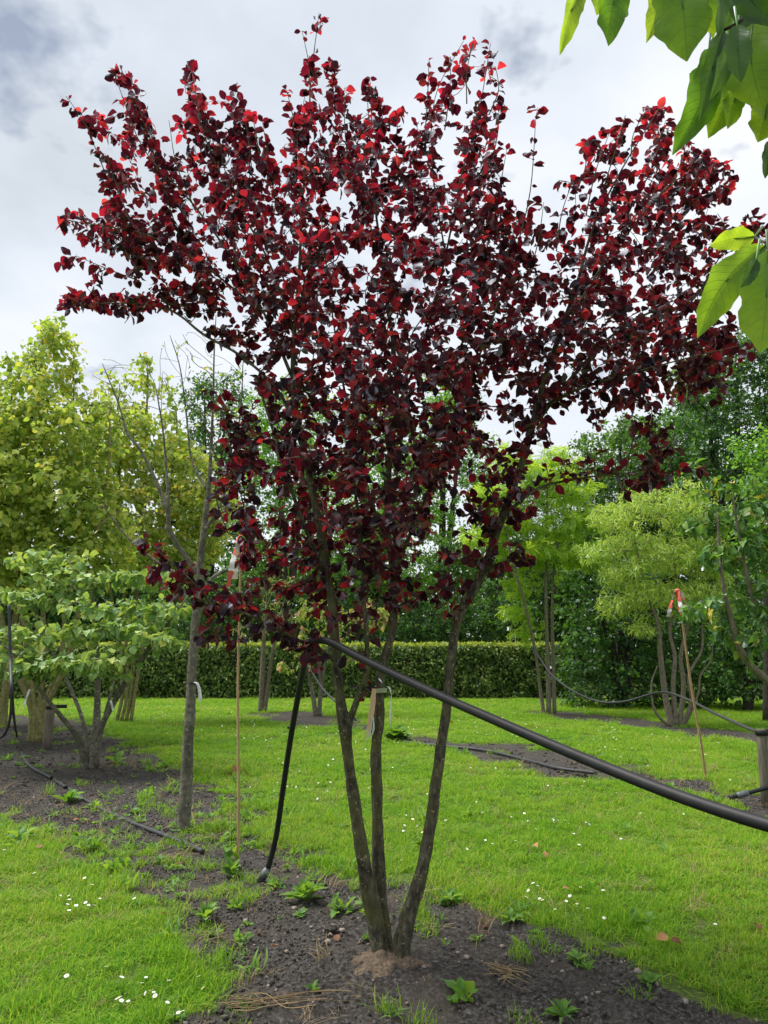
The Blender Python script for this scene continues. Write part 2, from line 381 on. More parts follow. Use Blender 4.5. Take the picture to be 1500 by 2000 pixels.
def plain(name, col, rough=0.5, spec=0.4, bump=0.0):
    m, n = mat(name); b = nd(n, 'ShaderNodeBsdfPrincipled'); o = nd(n, 'ShaderNodeOutputMaterial')
    t = nd(n, 'ShaderNodeTexNoise'); t.inputs['Scale'].default_value = 18; t.inputs['Detail'].default_value = 6
    g = nd(n, 'ShaderNodeNewGeometry'); n.links.new(g.outputs['Position'], t.inputs['Vector'])
    lo = tuple(c * 0.75 for c in col); hi = tuple(min(1, c * 1.2 + 0.005) for c in col)
    r = ramp_node(n, [(0.35, lo), (0.65, hi)]); n.links.new(t.outputs['Fac'], r.inputs[0]); n.links.new(r.outputs[0], b.inputs['Base Color'])
    r4 = ramp_node(n, [(0.3, (max(0, rough - .1),) * 3), (0.7, (min(1, rough + .15),) * 3)]); n.links.new(t.outputs['Fac'], r4.inputs[0]); n.links.new(r4.outputs[0], b.inputs['Roughness'])
    b.inputs['Specular IOR Level'].default_value = spec
    n.links.new(b.outputs[0], o.inputs[0]); return m
M_pipe = rough_mat('black polythene', [(0.3, (0.007, 0.007, 0.008)), (0.6, (0.011, 0.011, 0.013)), (0.8, (0.03, 0.029, 0.028))], 60, 10, 0.55, 0.15, 0.001, 0.35, second=(11, (0.022, 0.022, 0.021), 0.4))
M_pipeg = plain('dusty black hose', (0.04, 0.042, 0.045), 0.55, 0.4)
M_rubber = plain('black strap', (0.012, 0.012, 0.012), 0.6, 0.3)
M_fit = plain('grey hose fitting', (0.09, 0.10, 0.105), 0.4, 0.5)
M_red = plain('red plastic tape', (0.70, 0.10, 0.08), 0.4, 0.4)
M_white = plain('white plastic tape', (0.75, 0.74, 0.72), 0.4, 0.4)
M_tie = plain('pale green tie', (0.33, 0.36, 0.2), 0.4, 0.4)
M_oran = leaf_mat('orange faded ribbon', [(0.0, (0.75, 0.42, 0.2)), (1.0, (0.85, 0.62, 0.38))], [(0.0, (0.8, 0.45, 0.2)), (1.0, (0.8, 0.6, 0.4))], 0.35, 0.05, 0.4)
M_rib = leaf_mat('pale ribbon', [(0.0, (0.62, 0.66, 0.55)), (1.0, (0.74, 0.76, 0.68))], [(0.0, (0.7, 0.72, 0.6)), (1.0, (0.8, 0.8, 0.7))], 0.35, 0.05, 0.4)
M_petal = plain('daisy petal', (0.85, 0.85, 0.83), 0.6, 0.2)
M_yolk = plain('daisy centre', (0.7, 0.5, 0.03), 0.7, 0.2)

# ------------------------------------------------------------------ ground
def inpoly(pts, poly):
    x, y = pts[:, 0], pts[:, 1]; poly = np.asarray(poly, float); ins = np.zeros(len(pts), bool)
    for i in range(len(poly)):
        x1, y1 = poly[i]; x2, y2 = poly[i - 1]
        c = ((y1 > y) != (y2 > y)) & (x < (x2 - x1) * (y - y1) / (y2 - y1 + 1e-12) + x1)
        ins ^= c
    return ins
def edgedist(pts, poly):
    d = np.full(len(pts), 1e9); poly = np.asarray(poly, float)
    for i in range(len(poly)):
        a = poly[i - 1]; b = poly[i]; ab = b - a
        t = np.clip(((pts - a) @ ab) / (ab @ ab + 1e-12), 0, 1)
        d = np.minimum(d, np.linalg.norm(pts - (a + t[:, None] * ab), axis=1))
    return d
def sdf(pts, poly):
    return np.where(inpoly(pts, poly), 1, -1) * edgedist(pts, poly)
def vnoise(x, y, s, seed=0):
    """smooth value noise, -1..1"""
    rg = np.random.default_rng(seed + 101); T = rg.uniform(-1, 1, (256, 256))
    X = x / s + 77.3; Y_ = y / s + 31.7
    i = np.floor(X).astype(int); j = np.floor(Y_).astype(int); fx = X - i; fy = Y_ - j
    fx = fx * fx * (3 - 2 * fx); fy = fy * fy * (3 - 2 * fy)
    g = lambda a, b: T[a % 256, b % 256]
    return (g(i, j) * (1 - fx) + g(i + 1, j) * fx) * (1 - fy) + (g(i, j + 1) * (1 - fx) + g(i + 1, j + 1) * fx) * fy
def gp(l): return [G(u, v)[:2] for u, v in l]
BED1 = gp([(-400, 1393), (140, 1400), (220, 1430), (300, 1478), (400, 1512), (480, 1560), (540, 1640), (650, 1695), (760, 1715), (860, 1755), (960, 1800),
           (1100, 1830), (1220, 1890), (1360, 1950), (1500, 1995), (1700, 2060), (1900, 2600), (250, 2600), (380, 2010), (410, 1900), (340, 1800), (170, 1700), (40, 1600), (-400, 1520)])
BED2 = gp([(480, 1393), (600, 1388), (700, 1405), (770, 1436), (900, 1450), (1000, 1452), (1150, 1480), (1290, 1512), (1420, 1545), (1520, 1545), (1700, 1600), (1700, 1660), (1480, 1600),
           (1300, 1535), (1190, 1522), (1080, 1512), (940, 1482), (860, 1466), (760, 1450), (690, 1428), (540, 1412)])
BED3 = gp([(1000, 1389), (1150, 1391), (1300, 1413), (1500, 1437), (1900, 1480), (1900, 1510), (1480, 1452), (1300, 1430), (1100, 1404)])
BEDS = [BED1, BED2, BED3]
def soilness(x, y):
    """distance inside the nearest bed (metres), wobbling at the edge, and which bed"""
    p = np.stack([x, y], 1)
    best = np.full(len(x), -1e9); which = np.zeros(len(x), int)
    for k, b in enumerate(BEDS):
        s = sdf(p, b)
        which = np.where(s > best, k, which); best = np.maximum(best, s)
    wob = 0.16 * vnoise(x, y, 0.45, 3) + 0.09 * vnoise(x, y, 0.14, 4) + 0.04 * vnoise(x, y, 0.05, 5)
    return best + wob * np.clip(y / 5, 0.8, 2.0), which
TB = G(760, 1878)
def height(x, y, s=None):
    if s is None: s, _ = soilness(x, y)
    h = 0.02 * vnoise(x, y, 2.3, 8) + 0.008 * vnoise(x, y, 0.6, 9)
    k = np.clip(s / 0.1, 0, 1) * np.clip((14 - y) / 5, 0.15, 1)
    clod = 0.03 * np.abs(vnoise(x, y, 0.16, 10)) + 0.026 * np.abs(vnoise(x, y, 0.07, 11)) + 0.014 * np.abs(vnoise(x, y, 0.033, 12))
    h = h + k * (clod - 0.035)
    r = np.hypot(x - TB[0], y - TB[1])
    h = h + 0.055 * np.exp(-(r / 0.22) ** 2)
    # the small trench beside the second bed
    tq = G(1140, 1516); h = h - 0.12 * np.exp(-(((x - tq[0]) / 0.9) ** 2 + ((y - tq[1]) / 0.18) ** 2))
    return h * np.clip((60 - y) / 30, 0, 1)
def hz_at(x, y): return float(height(np.array([float(x)]), np.array([float(y)]))[0])
def GH(u, v):
    p = G(u, v)
    for _ in range(2): p = G(u, v, hz_at(p[0], p[1]))
    return p
ys = [1.2]
while ys[-1] < 62: ys.append(ys[-1] * 1.0068 if ys[-1] > 2.6 else ys[-1] + 0.03)
ys = np.array([-30, -10, -3, -1] + ys + [80, 120, 250, 600, 1500.])
xs = np.arange(-4.5, 4.5, 0.026); xr = [4.5]
while xr[-1] < 45: xr.append(xr[-1] * 1.02)
xr = np.array(xr + [70, 150, 400, 1200.]); xs = np.concatenate([-xr[::-1], xs[1:], xr])
XX, YY = np.meshgrid(xs, ys); gx, gy = XX.ravel(), YY.ravel()
gs, gw = soilness(gx, gy)
gz = height(gx, gy, gs)
GV = np.stack([gx, gy, gz], 1)
nx = len(xs); ii = np.arange(len(ys) - 1)[:, None] * nx; jj = np.arange(nx - 1)[None]
GQ = np.stack([ii + jj, ii + jj + 1, ii + nx + jj + 1, ii + nx + jj], -1).reshape(-1, 4)
fs = gs[GQ].mean(1); fw = gw[GQ[:, 0]]
def submesh(name, sel, m):
    q = GQ[sel]; used = np.unique(q); mp_ = np.zeros(len(GV), int); mp_[used] = np.arange(len(used))
    return mesh_np(name, GV[used], mp_[q], True)
obj('lawn_ground', submesh('lawn_ground', fs <= 0, None), M_turf, kind='structure')
for k in range(3):
    obj('soil_bed', submesh('soil_bed', (fs > 0) & (fw == k), None), M_soil, kind='structure')
# sandy heap round the foot of the plum
def cone_patch(cx, cy, rx, ry, h, m, name, n=26):
    V = []; rings = 12
    for i in range(rings + 1):
        t = i / rings
        for j in range(n):
            a = 2 * math.pi * j / n; w = 1 + 0.25 * math.sin(3 * a + 1) + 0.15 * math.sin(7 * a) + random.uniform(-.12, .12) * t
            x = cx + rx * t * w * math.cos(a); y = cy + ry * t * w * math.sin(a)
            V.append((x, y, hz_at(x, y) + h * (1 - t) ** 1.3 + 0.006 - 0.02 * t ** 3 + 0.004 * random.random()))
    q = [(i * n + j, i * n + (j + 1) % n, (i + 1) * n + (j + 1) % n, (i + 1) * n + j) for i in range(rings) for j in range(n)]
    return obj(name, mesh_np(name, V, q, True), m, kind='structure')
cone_patch(TB[0] - 0.02, TB[1] - 0.05, 0.2, 0.13, 0.03, M_sand, 'sandy_soil')

# ------------------------------------------------------------------ leaf templates (unit length along +Y, normal +Z)
def leaf_t(ws, fold=0.15, curl=0.2, wave=0.0, seed=0, tipx=0.0, n2=1):
    """ws: half widths at equally spaced stations along the leaf"""
    rg = np.random.default_rng(seed); n = len(ws); V = []; U = []
    for i, w in enumerate(ws):
        t = i / (n - 1); z = -curl * t * t; x0 = tipx * t * t
        cols = np.linspace(-1, 1, 2 * n2 + 1)
        for c in cols:
            V.append((x0 + c * w, t, z + fold * abs(c) * w * 1.5 + wave * w * abs(c) * math.sin(t * 9 + (2 if c > 0 else 0) + seed)))
            U.append((0.5 + 0.5 * c, t))
    k = 2 * n2 + 1; q = []
    for i in range(n - 1):
        for c in range(k - 1):
            a = i * k + c; q += [(a, a + 1, a + k + 1), (a, a + k + 1, a + k)]
    return np.array(V, float), np.array(q), np.array(U)
T_ov = [leaf_t([0.03, 0.22, 0.345, 0.37, 0.33, 0.21, 0.0], 0.25 * s, c, w, i) for i, (s, c, w) in enumerate([(1, .15, .1), (2, .4, .2), (-.6, .3, .2), (1.6, -.15, .3), (.5, .6, .1)])]
T_rd = [leaf_t([0.10, 0.36, 0.44, 0.38, 0.20, 0.0], 0.2 * s, c, w, i) for i, (s, c, w) in enumerate([(1, .25, .2), (1.5, .5, .3), (.4, .1, .2)])]
T_s = [leaf_t([0.05, 0.32, 0.0], 0.3 * s, c, 0, i) for i, (s, c) in enumerate([(1, .2), (2, .5), (-1, .1)])]
T_q = [(np.array([(0, 0, 0), (.33 * w_, .42, z_), (0, 1, -.25), (-.33 * w_, .42, z_)], float), np.array([(0, 1, 2), (0, 2, 3)]), np.zeros((4, 2))) for w_, z_ in ((1, .08), (1.15, -.06), (.85, .15))]
T_nar = [leaf_t([0.02, 0.10, 0.0], 0.3, c, 0, i, tipx=x) for i, (c, x) in enumerate([(.5, .4), (-.4, -.4), (.8, -.2)])]
T_kou = [leaf_t([0.03, 0.24, 0.28, 0.18, 0.0], 0.35 * s, c, w, i) for i, (s, c, w) in enumerate([(1, .5, .3), (2, .8, .3), (1, .2, .4)])]
def pinnate(n=6, seed=0):
    rg = np.random.default_rng(seed); V = []; T = []
    for i in range(n):
        y = 0.12 + 0.8 * i / n
        for s in (-1, 1):
            L_ = 0.26 * (1 - 0.4 * abs(i / n - .45)); k = len(V)
            V += [(0, y, -0.3 * y * y), (s * L_ * .5, y + .02 - .045, -0.3 * y * y - .01), (s * L_, y + .12, -0.3 * y * y - .06), (s * L_ * .45, y + .10, -0.3 * y * y)]
            T += [(k, k + 1, k + 2), (k, k + 2, k + 3)]
    return np.array(V, float), np.array(T), np.zeros((len(V), 2))
T_pin = [pinnate(5, 0), pinnate(6, 1)]

T_w = [leaf_t([0.05, 0.10, 0.20, 0.24, 0.17, 0.0], .3, c_, .5, i) for i, c_ in enumerate([.35, .6, .15])]
T_j = [leaf_t([0.03, 0.12, 0.05, 0.17, 0.08, 0.19, 0.10, 0.0], .3, c_, .3, i) for i, c_ in enumerate([.3, .6, .1])]
def norm(a): return a / (np.linalg.norm(a, axis=-1, keepdims=True) + 1e-9)
def frames(D, N):
    D = norm(D); N = norm(N - D * (N * D).sum(1, keepdims=True)); X = np.cross(D, N)
    return np.stack([X, D, N], -1)     # columns
def joined_leaves(name, pos, D, N, size, templates, m, parent, rg):
    Fm = frames(D, N); k = rg.integers(0, len(templates), len(pos)); Vs = []; Ts = []; n = 0
    for i, (v, t, u) in enumerate(templates):
        s = np.where(k == i)[0]
        if not len(s): continue
        W = np.einsum('nij,vj->nvi', Fm[s], v) * size[s][:, None, None] + pos[s][:, None]
        Vs.append(W.reshape(-1, 3)); Ts.append((t[None] + (np.arange(len(s)) * len(v))[:, None, None]).reshape(-1, 3) + n); n += len(s) * len(v)
    return obj(name, mesh_np(name, np.vstack(Vs), np.vstack(Ts), True), m, parent, kind='stuff')
_tm = {}
def single_leaves(pos, D, N, size, templates, m, parent, rg, name='leaf'):
    Fm = frames(D, N); inv = parent.matrix_world.inverted() if parent else Matrix()
    off = Vector(parent.location) if parent else Vector()
    key = (id(templates), m.name)
    if key not in _tm:
        _tm[key] = []
        for v, t, u in templates:
            me = mesh_np(name, v, t, True, u); me.materials.append(m); _tm[key].append(me)
    for i in range(len(pos)):
        o = bpy.data.objects.new(name, _tm[key][int(rg.integers(0, len(templates)))])
        M = Matrix(Fm[i].tolist()).to_4x4(); M = Matrix.Translation(Vector(pos[i].tolist()) - off) @ M @ Matrix.Scale(float(size[i]), 4)
        o.parent = parent; o.matrix_local = M; C.objects.link(o)

# ------------------------------------------------------------------ branching (space colonisation)
def grow(pos, par, attr, step, kill, rg, bias=(0, 0, 0.12), iters=140, jitter=0.25, far=99):
    pos = [np.array(p) for p in pos]; par = list(par)
    A = np.array(attr); P_ = np.array(pos)
    d = np.linalg.norm(A[:, None] - P_[None], axis=2); idx = d.argmin(1); dist = d.min(1)
    bias = np.array(bias); alive = dist > kill
    A, idx, dist = A[alive], idx[alive], dist[alive]
    for it in range(iters):
        if not len(A): break
        use = dist < far
        if not use.any(): break
        ui, inv = np.unique(idx[use], return_inverse=True)
        dirs = norm(A[use] - np.array([pos[i] for i in idx[use]]))
        S = np.zeros((len(ui), 3)); np.add.at(S, inv, dirs)
        S = norm(norm(S) + bias + rg.normal(0, jitter, S.shape))
        base = np.array([pos[i] for i in ui]); new = base + S * step
        n0 = len(pos); pos.extend(new); par.extend(ui.tolist())
        d = np.linalg.norm(A[:, None] - new[None], axis=2); m_ = d.min(1); j = d.argmin(1)
        b = m_ < dist; idx = np.where(b, n0 + j, idx); dist = np.where(b, m_, dist)
        # stuck attractors are dropped
        keep = (dist > kill) & (rg.random(len(A)) > 0.012)
        A, idx, dist = A[keep], idx[keep], dist[keep]
    return np.array(pos), np.array(par)
def radii(par, r0, ex, n):
    a = np.zeros(n); ch = np.zeros(n, int)
    for i in range(n - 1, -1, -1):
        if ch[i] == 0: a[i] = r0 ** ex
        if par[i] >= 0: a[par[i]] += a[i]; ch[par[i]] += 1
    return a ** (1 / ex), ch
def ellip(rg, n, blobs):
    """blobs in pixels: (u, v, Y, ru, rv, depth_m)"""
    w = np.array([b[3] * b[4] for b in blobs], float); w /= w.sum(); out = []
    for b, k in zip(blobs, rg.multinomial(n, w)):
        c = P(b[0], b[1], b[2]); s = np.array([b[3] * pxr(b[2]), b[5], b[4] * pxr(b[2])])
        q = norm(rg.normal(size=(k, 3))) * (rg.random(k) ** 0.42)[:, None]
        out.append(c + q * s)
    return np.vstack(out)
def stem_pts(st, n_per=6):
    """st: [(u, v, Y, radius in px)] -> world points and radii"""
    a = np.array([[*P(u, v, Y), r * pxr(Y)] for u, v, Y, r in st])
    c = catmull(a, n_per); return c[:, :3], np.maximum(c[:, 3], 0.001)

def tree(name, label, cat, base, stems, attr, step, kill, lsize, lper, templates, lm, bm, tm=None, group=None, seed=1, single=0,
         r0=0.004, ex=2.4, droop=0.5, rleaf=2.2, spread=1.0, ndown=0.6, bias=(0, 0, 0.12), sides=5, stem_name='trunk', min_stem=0, maxr=None,
         rough=0.05, flat=0.0, spare=0.0, lj=0.0, lm2=None, root=None, jit=0.25, extra=None, young=None):
    rg = np.random.default_rng(seed)
    if root is None: root = thing(name, label, cat, group, base)
    off = np.array(base, float)
    pos = []; par = []; srad = []
    stemdata = []
    for si, st in enumerate(stems):
        p, r = stem_pts(st)
        w = MB(); w.tube(p - off, r, 10 if r[0] > 0.01 else 7, rough=rough, seed=si + seed)
        # knots and scars
        if r[0] > 0.02:
            for _ in range(int(len(p) * 0.5)):
                i = int(rg.integers(1, len(p) - 1)); dirv = norm(rg.normal(size=3)); q = p[i] - off + dirv * r[i] * 0.75
                w.tube([q, q + dirv * r[i] * 0.35], [r[i] * 0.42, r[i] * 0.16], 6)
        obj(stem_name if si < 8 and min_stem <= r[0] else 'branch', w.mesh(stem_name), bm, root)
        # join to the nearest earlier stem so radii add up
        n0 = len(pos)
        if n0:
            dd = np.linalg.norm(np.array(pos) - p[0], axis=1); j = int(dd.argmin()) if dd.min() < 0.4 else -1
        else: j = -1
        for i in range(len(p)):
            pos.append(p[i]); par.append(j if i == 0 else n0 + i - 1); srad.append(r[i])
    ns = len(pos)
    pos, par = grow(pos, par, attr, step, kill, rg, bias=bias, jitter=jit)
    n = len(pos); rad, ch = radii(par, r0, ex, n)
    if maxr: rad = np.minimum(rad, maxr)
    # tubes for grown branches
    order = {}
    for i in range(ns, n): order.setdefault(par[i], []).append(i)
    mb = MB()
    starts = [(p, c) for p in list(order) for c in order[p] if p < ns]
    while starts:
        p, c = starts.pop(); ch_ = [p, c]
        while ch_[-1] in order:
            k = sorted(order[ch_[-1]], key=lambda q: -rad[q]); 
            for o_ in k[1:]: starts.append((ch_[-1], o_))
            ch_.append(k[0])
        pts = pos[ch_] - off; rr = rad[ch_].copy(); rr[0] = rr[1]; rr = np.minimum(rr, srad[p] * 0.85 if p < ns else 9)
        if len(pts) > 3:
            q = pts.copy(); q[1:-1] = (pts[:-2] + 2 * pts[1:-1] + pts[2:]) / 4; pts = q
        mb.tube(pts, rr, sides if rr[0] > r0 * 2.5 else 3, cap=False)
    if mb.n: obj('branches', mb.mesh('branches'), tm or bm, root, kind='stuff')
    # leaves
    ids = np.array([i for i in range(ns, n) if rad[i] < r0 * rleaf])
    if extra: ids = np.concatenate([ids, np.array([i for i in range(ns) if srad[i] < extra and par[i] >= 0 and rg.random() < .7], int)])
    if len(ids) == 0 or lper <= 0: return root
    cnt = rg.poisson(lper, len(ids)); cnt[np.array([ch[i] == 0 for i in ids])] += 2
    rep = np.repeat(ids, cnt)
    if spare > 0: rep = rep[rg.random(len(rep)) > spare]
    tw = norm(pos[rep] - pos[par[rep]])
    f = rg.random(len(rep))[:, None]
    lp = pos[par[rep]] * (1 - f) + pos[rep] * f
    side = norm(np.cross(tw, rg.normal(size=tw.shape)))
    D = norm(tw * 0.55 + side * spread + np.array([0, 0, -1]) * droop + rg.normal(0, 0.25, tw.shape))
    N = norm(np.array([0, 0, 1.0]) * (1 - flat * 0) + rg.normal(0, ndown, tw.shape))
    lp = lp + side * rg.random((len(rep), 1)) * lsize * 0.25
    if lj: lp = lp + rg.normal(0, lj, lp.shape)
    size = lsize * rg.uniform(0.5, 1.2, len(rep))
    allp, allD, allN, alls = lp, D, N, size
    if single:
        v = norm(allp - np.array([0, 0, H])); face = np.abs((frames(allD, allN)[:, :, 2] * v).sum(1))
        # nearest leaves that face the viewer; crude visibility: keep the first per small cone
        dist_ = np.linalg.norm(allp - np.array([0, 0, H]), axis=1)
        uu = np.stack([allp[:, 0] / allp[:, 1], (allp[:, 2] - H) / allp[:, 1]], 1)
        inview = (np.abs(uu[:, 0]) < 0.5) & (uu[:, 1] < 1.02)
        cell = np.floor(uu * F / 22).astype(int); score = (alls / dist_) * (0.25 + face)
        ordr = np.argsort(dist_); seen = set(); vis = []
        for i in ordr:
            if not inview[i]: continue
            k = (cell[i, 0], cell[i, 1])
            if k in seen: continue
            seen.add(k); vis.append(i)
        vis = np.array(vis); pick = vis[np.argsort(-score[vis])][:single]
        msk = np.zeros(len(allp), bool); msk[pick] = True
        single_leaves(allp[msk], allD[msk], allN[msk], alls[msk], templates, lm, root, rg)
        allp, allD, allN, alls = allp[~msk], allD[~msk], allN[~msk], alls[~msk]
    if young is not None:
        ym = young(allp, rg)
        if ym.any():
            joined_leaves('young_foliage', allp[ym] - off, allD[ym], allN[ym], alls[ym], templates, lm2, root, rg)
            allp, allD, allN, alls = allp[~ym], allD[~ym], allN[~ym], alls[~ym]
    joined_leaves('foliage', allp - off, allD, allN, alls, templates, lm, root, rg)
    print(name, 'nodes', n, 'leaves', len(rep))
    return root

# ------------------------------------------------------------------ the red-leaved plum
Y0 = TB[1]
def poly_attr(rg, n, poly, Yc, thick, dens=None):
    poly = np.array(poly, float); lo, hi = poly.min(0), poly.max(0); out = []
    while len(out) < n:
        q = lo + rg.random((4000, 2)) * (hi - lo); q = q[inpoly(q, poly)]
        if dens is not None: q = q[rg.random(len(q)) < dens(q)]
        ed = edgedist(q, poly); th = thick * np.clip(ed / 170, 0.12, 1) ** 0.6
        dy = rg.uniform(-1, 1, len(q)) * th
        for (u, v), d_ in zip(q, dy): out.append(P(u, v, Yc(u, v) + d_))
    return np.array(out[:n])
plum_poly = [(105, 600), (160, 560), (240, 570), (330, 585), (300, 540), (235, 500), (140, 465), (105, 435), (160, 415), (250, 440), (215, 380), (200, 320), (235, 330), (205, 270), (120, 215), (190, 225), (260, 270),
             (210, 160), (230, 140), (290, 240), (345, 290), (350, 160), (378, 135), (400, 270), (445, 260), (435, 170), (460, 170), (490, 240), (530, 310), (560, 280), (575, 150), (612, 20), (632, 20), (640, 120), (670, 180),
             (715, 160), (760, 220), (810, 270), (835, 190), (850, 110), (905, 75), (925, 100), (880, 230), (930, 200), (955, 90), (970, 110), (965, 200), (985, 300), (975, 400), (1030, 440), (1090, 470), (1140, 400),
             (1145, 270), (1200, 310), (1285, 200), (1300, 230), (1350, 280), (1395, 310), (1435, 340), (1410, 430), (1500, 430), (1600, 440), (1560, 520), (1430, 520), (1370, 560), (1420, 610), (1450, 680), (1400, 735), (1330, 790), (1250, 810), (1150, 780),
             (1070, 790), (1040, 870), (1010, 960), (970, 1040), (920, 1100), (860, 1160), (790, 1200), (700, 1220), (610, 1200), (530, 1160), (470, 1110), (440, 1000), (435, 900), (480, 820), (500, 720), (440, 640), (380, 580),
             (300, 600), (250, 625)]
holes = [(1080, 660, 35, 40, .3), (1330, 600, 60, 30, .6), (905, 700, 50, 45, .45), (540, 690, 30, 40, .6), (1150, 560, 60, 40, .3), (980, 850, 50, 90, .6), (880, 950, 60, 60, .35), (640, 780, 40, 50, .35),
         (820, 640, 40, 60, .3), (1400, 520, 60, 50, .6), (1340, 420, 110, 110, .35), (1250, 520, 50, 60, .35), (350, 400, 60, 60, .3), (560, 440, 50, 60, .3), (780, 380, 50, 60, .35), (930, 420, 50, 70, .35), (700, 600, 50, 60, .2), (420, 330, 40, 40, .3), (300, 330, 30, 40, .5), (520, 900, 40, 60, .2)]
def plum_d(q):
    w = np.ones(len(q))
    for x, y, a, b, s in holes: w *= 1 - s * np.exp(-(((q[:, 0] - x) / a) ** 2 + ((q[:, 1] - y) / b) ** 2))
    w *= np.clip((q[:, 1] - 60) / 330, .12, 1.0); w *= np.clip(1 - (q[:, 1] - 780) / 500, .55, 1)
    return w
rgp = np.random.default_rng(21)
Yc = lambda u, v: Y0 + 0.15 + 0.25 * math.sin(u / 170.0) * (1 if v < 900 else .4)
attr = poly_attr(rgp, 3000, plum_poly, Yc, 0.95, plum_d)
# outlying sprays: lists of pixel polylines with depth
def spray(pts, n, spread=10):
    c = catmull(np.array([P(*p) for p in pts]), 12); i = rgp.integers(0, len(c), n)
    return c[i] + rgp.normal(0, spread * pxr(Y0), (n, 3))
y = Y0
sprays = [
    ([(600, 290, y + .1), (608, 150, y + .1), (624, 12, y + .1)], 12, 6), ([(255, 270, y - .1), (235, 200, y - .1), (220, 135, y - .1)], 8, 6), ([(395, 260, y), (380, 190, y), (374, 132, y)], 9, 7),
    ([(470, 260, y + .2), (450, 200, y + .2), (440, 165, y + .2)], 6, 6), ([(1035, 330, y), (1045, 260, y), (1048, 215, y)], 9, 8), ([(1090, 400, y), (1096, 330, y)], 4, 4),
    ([(240, 280, y), (170, 240, y), (122, 205, y)], 10, 8), ([(250, 450, y), (170, 435, y), (110, 425, y)], 10, 9), ([(260, 590, y + .2), (190, 560, y + .2), (115, 510, y + .2)], 14, 9), ([(300, 600, y + .2), (200, 600, y + .2), (112, 595, y + .2)], 22, 12),
    ([(590, 1260, y - .2), (480, 1200, y - .2), (380, 1140, y - .2), (275, 1045, y - .2)], 90, 18), ([(560, 1240, y - .1), (450, 1240, y - .2), (375, 1252, y - .2)], 40, 10), ([(520, 1200, y), (420, 1170, y), (300, 1140, y)], 40, 11),
    ([(985, 1000, y + .2), (1070, 945, y + .2), (1180, 925, y + .2), (1250, 920, y + .2)], 80, 20), ([(930, 1115, y - .1), (980, 1095, y - .1), (1040, 1085, y - .1)], 12, 9), ([(1000, 990, y), (1010, 1030, y - .1)], 8, 9),
    ([(1200, 790, y), (1260, 850, y), (1300, 895, y)], 60, 26), ([(1060, 880, y), (1080, 800, y + .1), (1150, 760, y)], 40, 26), ([(1100, 560, y), (1060, 640, y), (1020, 720, y)], 50, 40), ([(1350, 760, y), (1380, 740, y), (1430, 700, y)], 40, 22), ([(1260, 700, y), (1350, 690, y), (1450, 675, y)], 60, 24), ([(480, 720, y), (430, 760, y), (395, 755, y)], 6, 8), ([(500, 860, y - .1), (450, 920, y - .1), (425, 990, y - .1)], 20, 14),
    ([(640, 1230, y - .25), (600, 1280, y - .3), (640, 1290, y - .3)], 26, 12), ([(740, 1240, y - .2), (730, 1290, y - .2)], 8, 7), ([(880, 1130, y), (870, 1180, y)], 10, 10), ([(700, 230, y + .1), (660, 130, y + .1), (650, 120, y)], 8, 8),
]
attr = np.vstack([attr] + [spray(p, int(n * .62), s * 1.15) for p, n, s in sprays])
tA = [(745, 1892, y, 25.00), (742, 1860, y, 17.00), (733, 1800, y, 15.50), (713, 1700, y - .02, 13.70), (700, 1620, y - .03, 12.00), (683, 1500, y - .04, 11.00), (672, 1420, y - .05, 11.00), (660, 1330, y - .05, 9.50), (654, 1250, y - .04, 9.30), (645, 1150, y - .02, 8.50), (628, 1050, y, 8.00), (610, 960, y, 7.10), (596, 890, y, 6.41), (580, 820, y + .02, 5.75), (572, 740, y + .05, 5.00), (575, 640, y + .1, 4.18), (585, 520, y + .12, 3.20), (590, 400, y + .12, 2.40), (600, 280, y + .12, 1.60), (608, 150, y + .12, 1.09), (623, 25, y + .12, 0.60)]
tB = [(757, 1885, y + .08, 14.00), (752, 1850, y + .09, 13.61), (743, 1750, y + .1, 12.50), (738, 1650, y + .1, 11.57), (736, 1550, y + .1, 10.73), (734, 1480, y + .1, 10.40), (739, 1400, y + .1, 10.80), (742, 1330, y + .1, 9.00), (752, 1280, y + .11, 8.55), (768, 1220, y + .15, 8.00), (768, 1120, y + .2, 7.00), (756, 1020, y + .25, 6.32), (762, 900, y + .28, 5.50), (775, 780, y + .3, 4.78), (765, 650, y + .3, 4.00), (745, 500, y + .3, 2.97), (728, 360, y + .3, 2.00), (718, 200, y + .28, 1.00)]
tC = [(778, 1888, y - .02, 18.00), (788, 1830, y - .02, 16.00), (800, 1780, y - .01, 14.00), (824, 1700, y, 12.30), (842, 1600, y + .02, 11.00), (856, 1500, y + .04, 10.00), (870, 1400, y + .06, 9.00), (878, 1320, y + .08, 8.74), (888, 1240, y + .1, 8.82), (905, 1185, y + .1, 8.93), (938, 1130, y + .1, 8.87), (962, 1065, y + .1, 8.43), (985, 1000, y + .1, 8.00), (1010, 930, y + .1, 7.25), (1030, 870, y + .1, 6.60), (1045, 810, y + .1, 5.93), (1062, 745, y + .1, 5.20), (1090, 660, y + .08, 4.37), (1125, 560, y + .05, 3.40), (1160, 440, y, 2.50), (1215, 330, y, 1.67), (1285, 215, y, 0.80)]
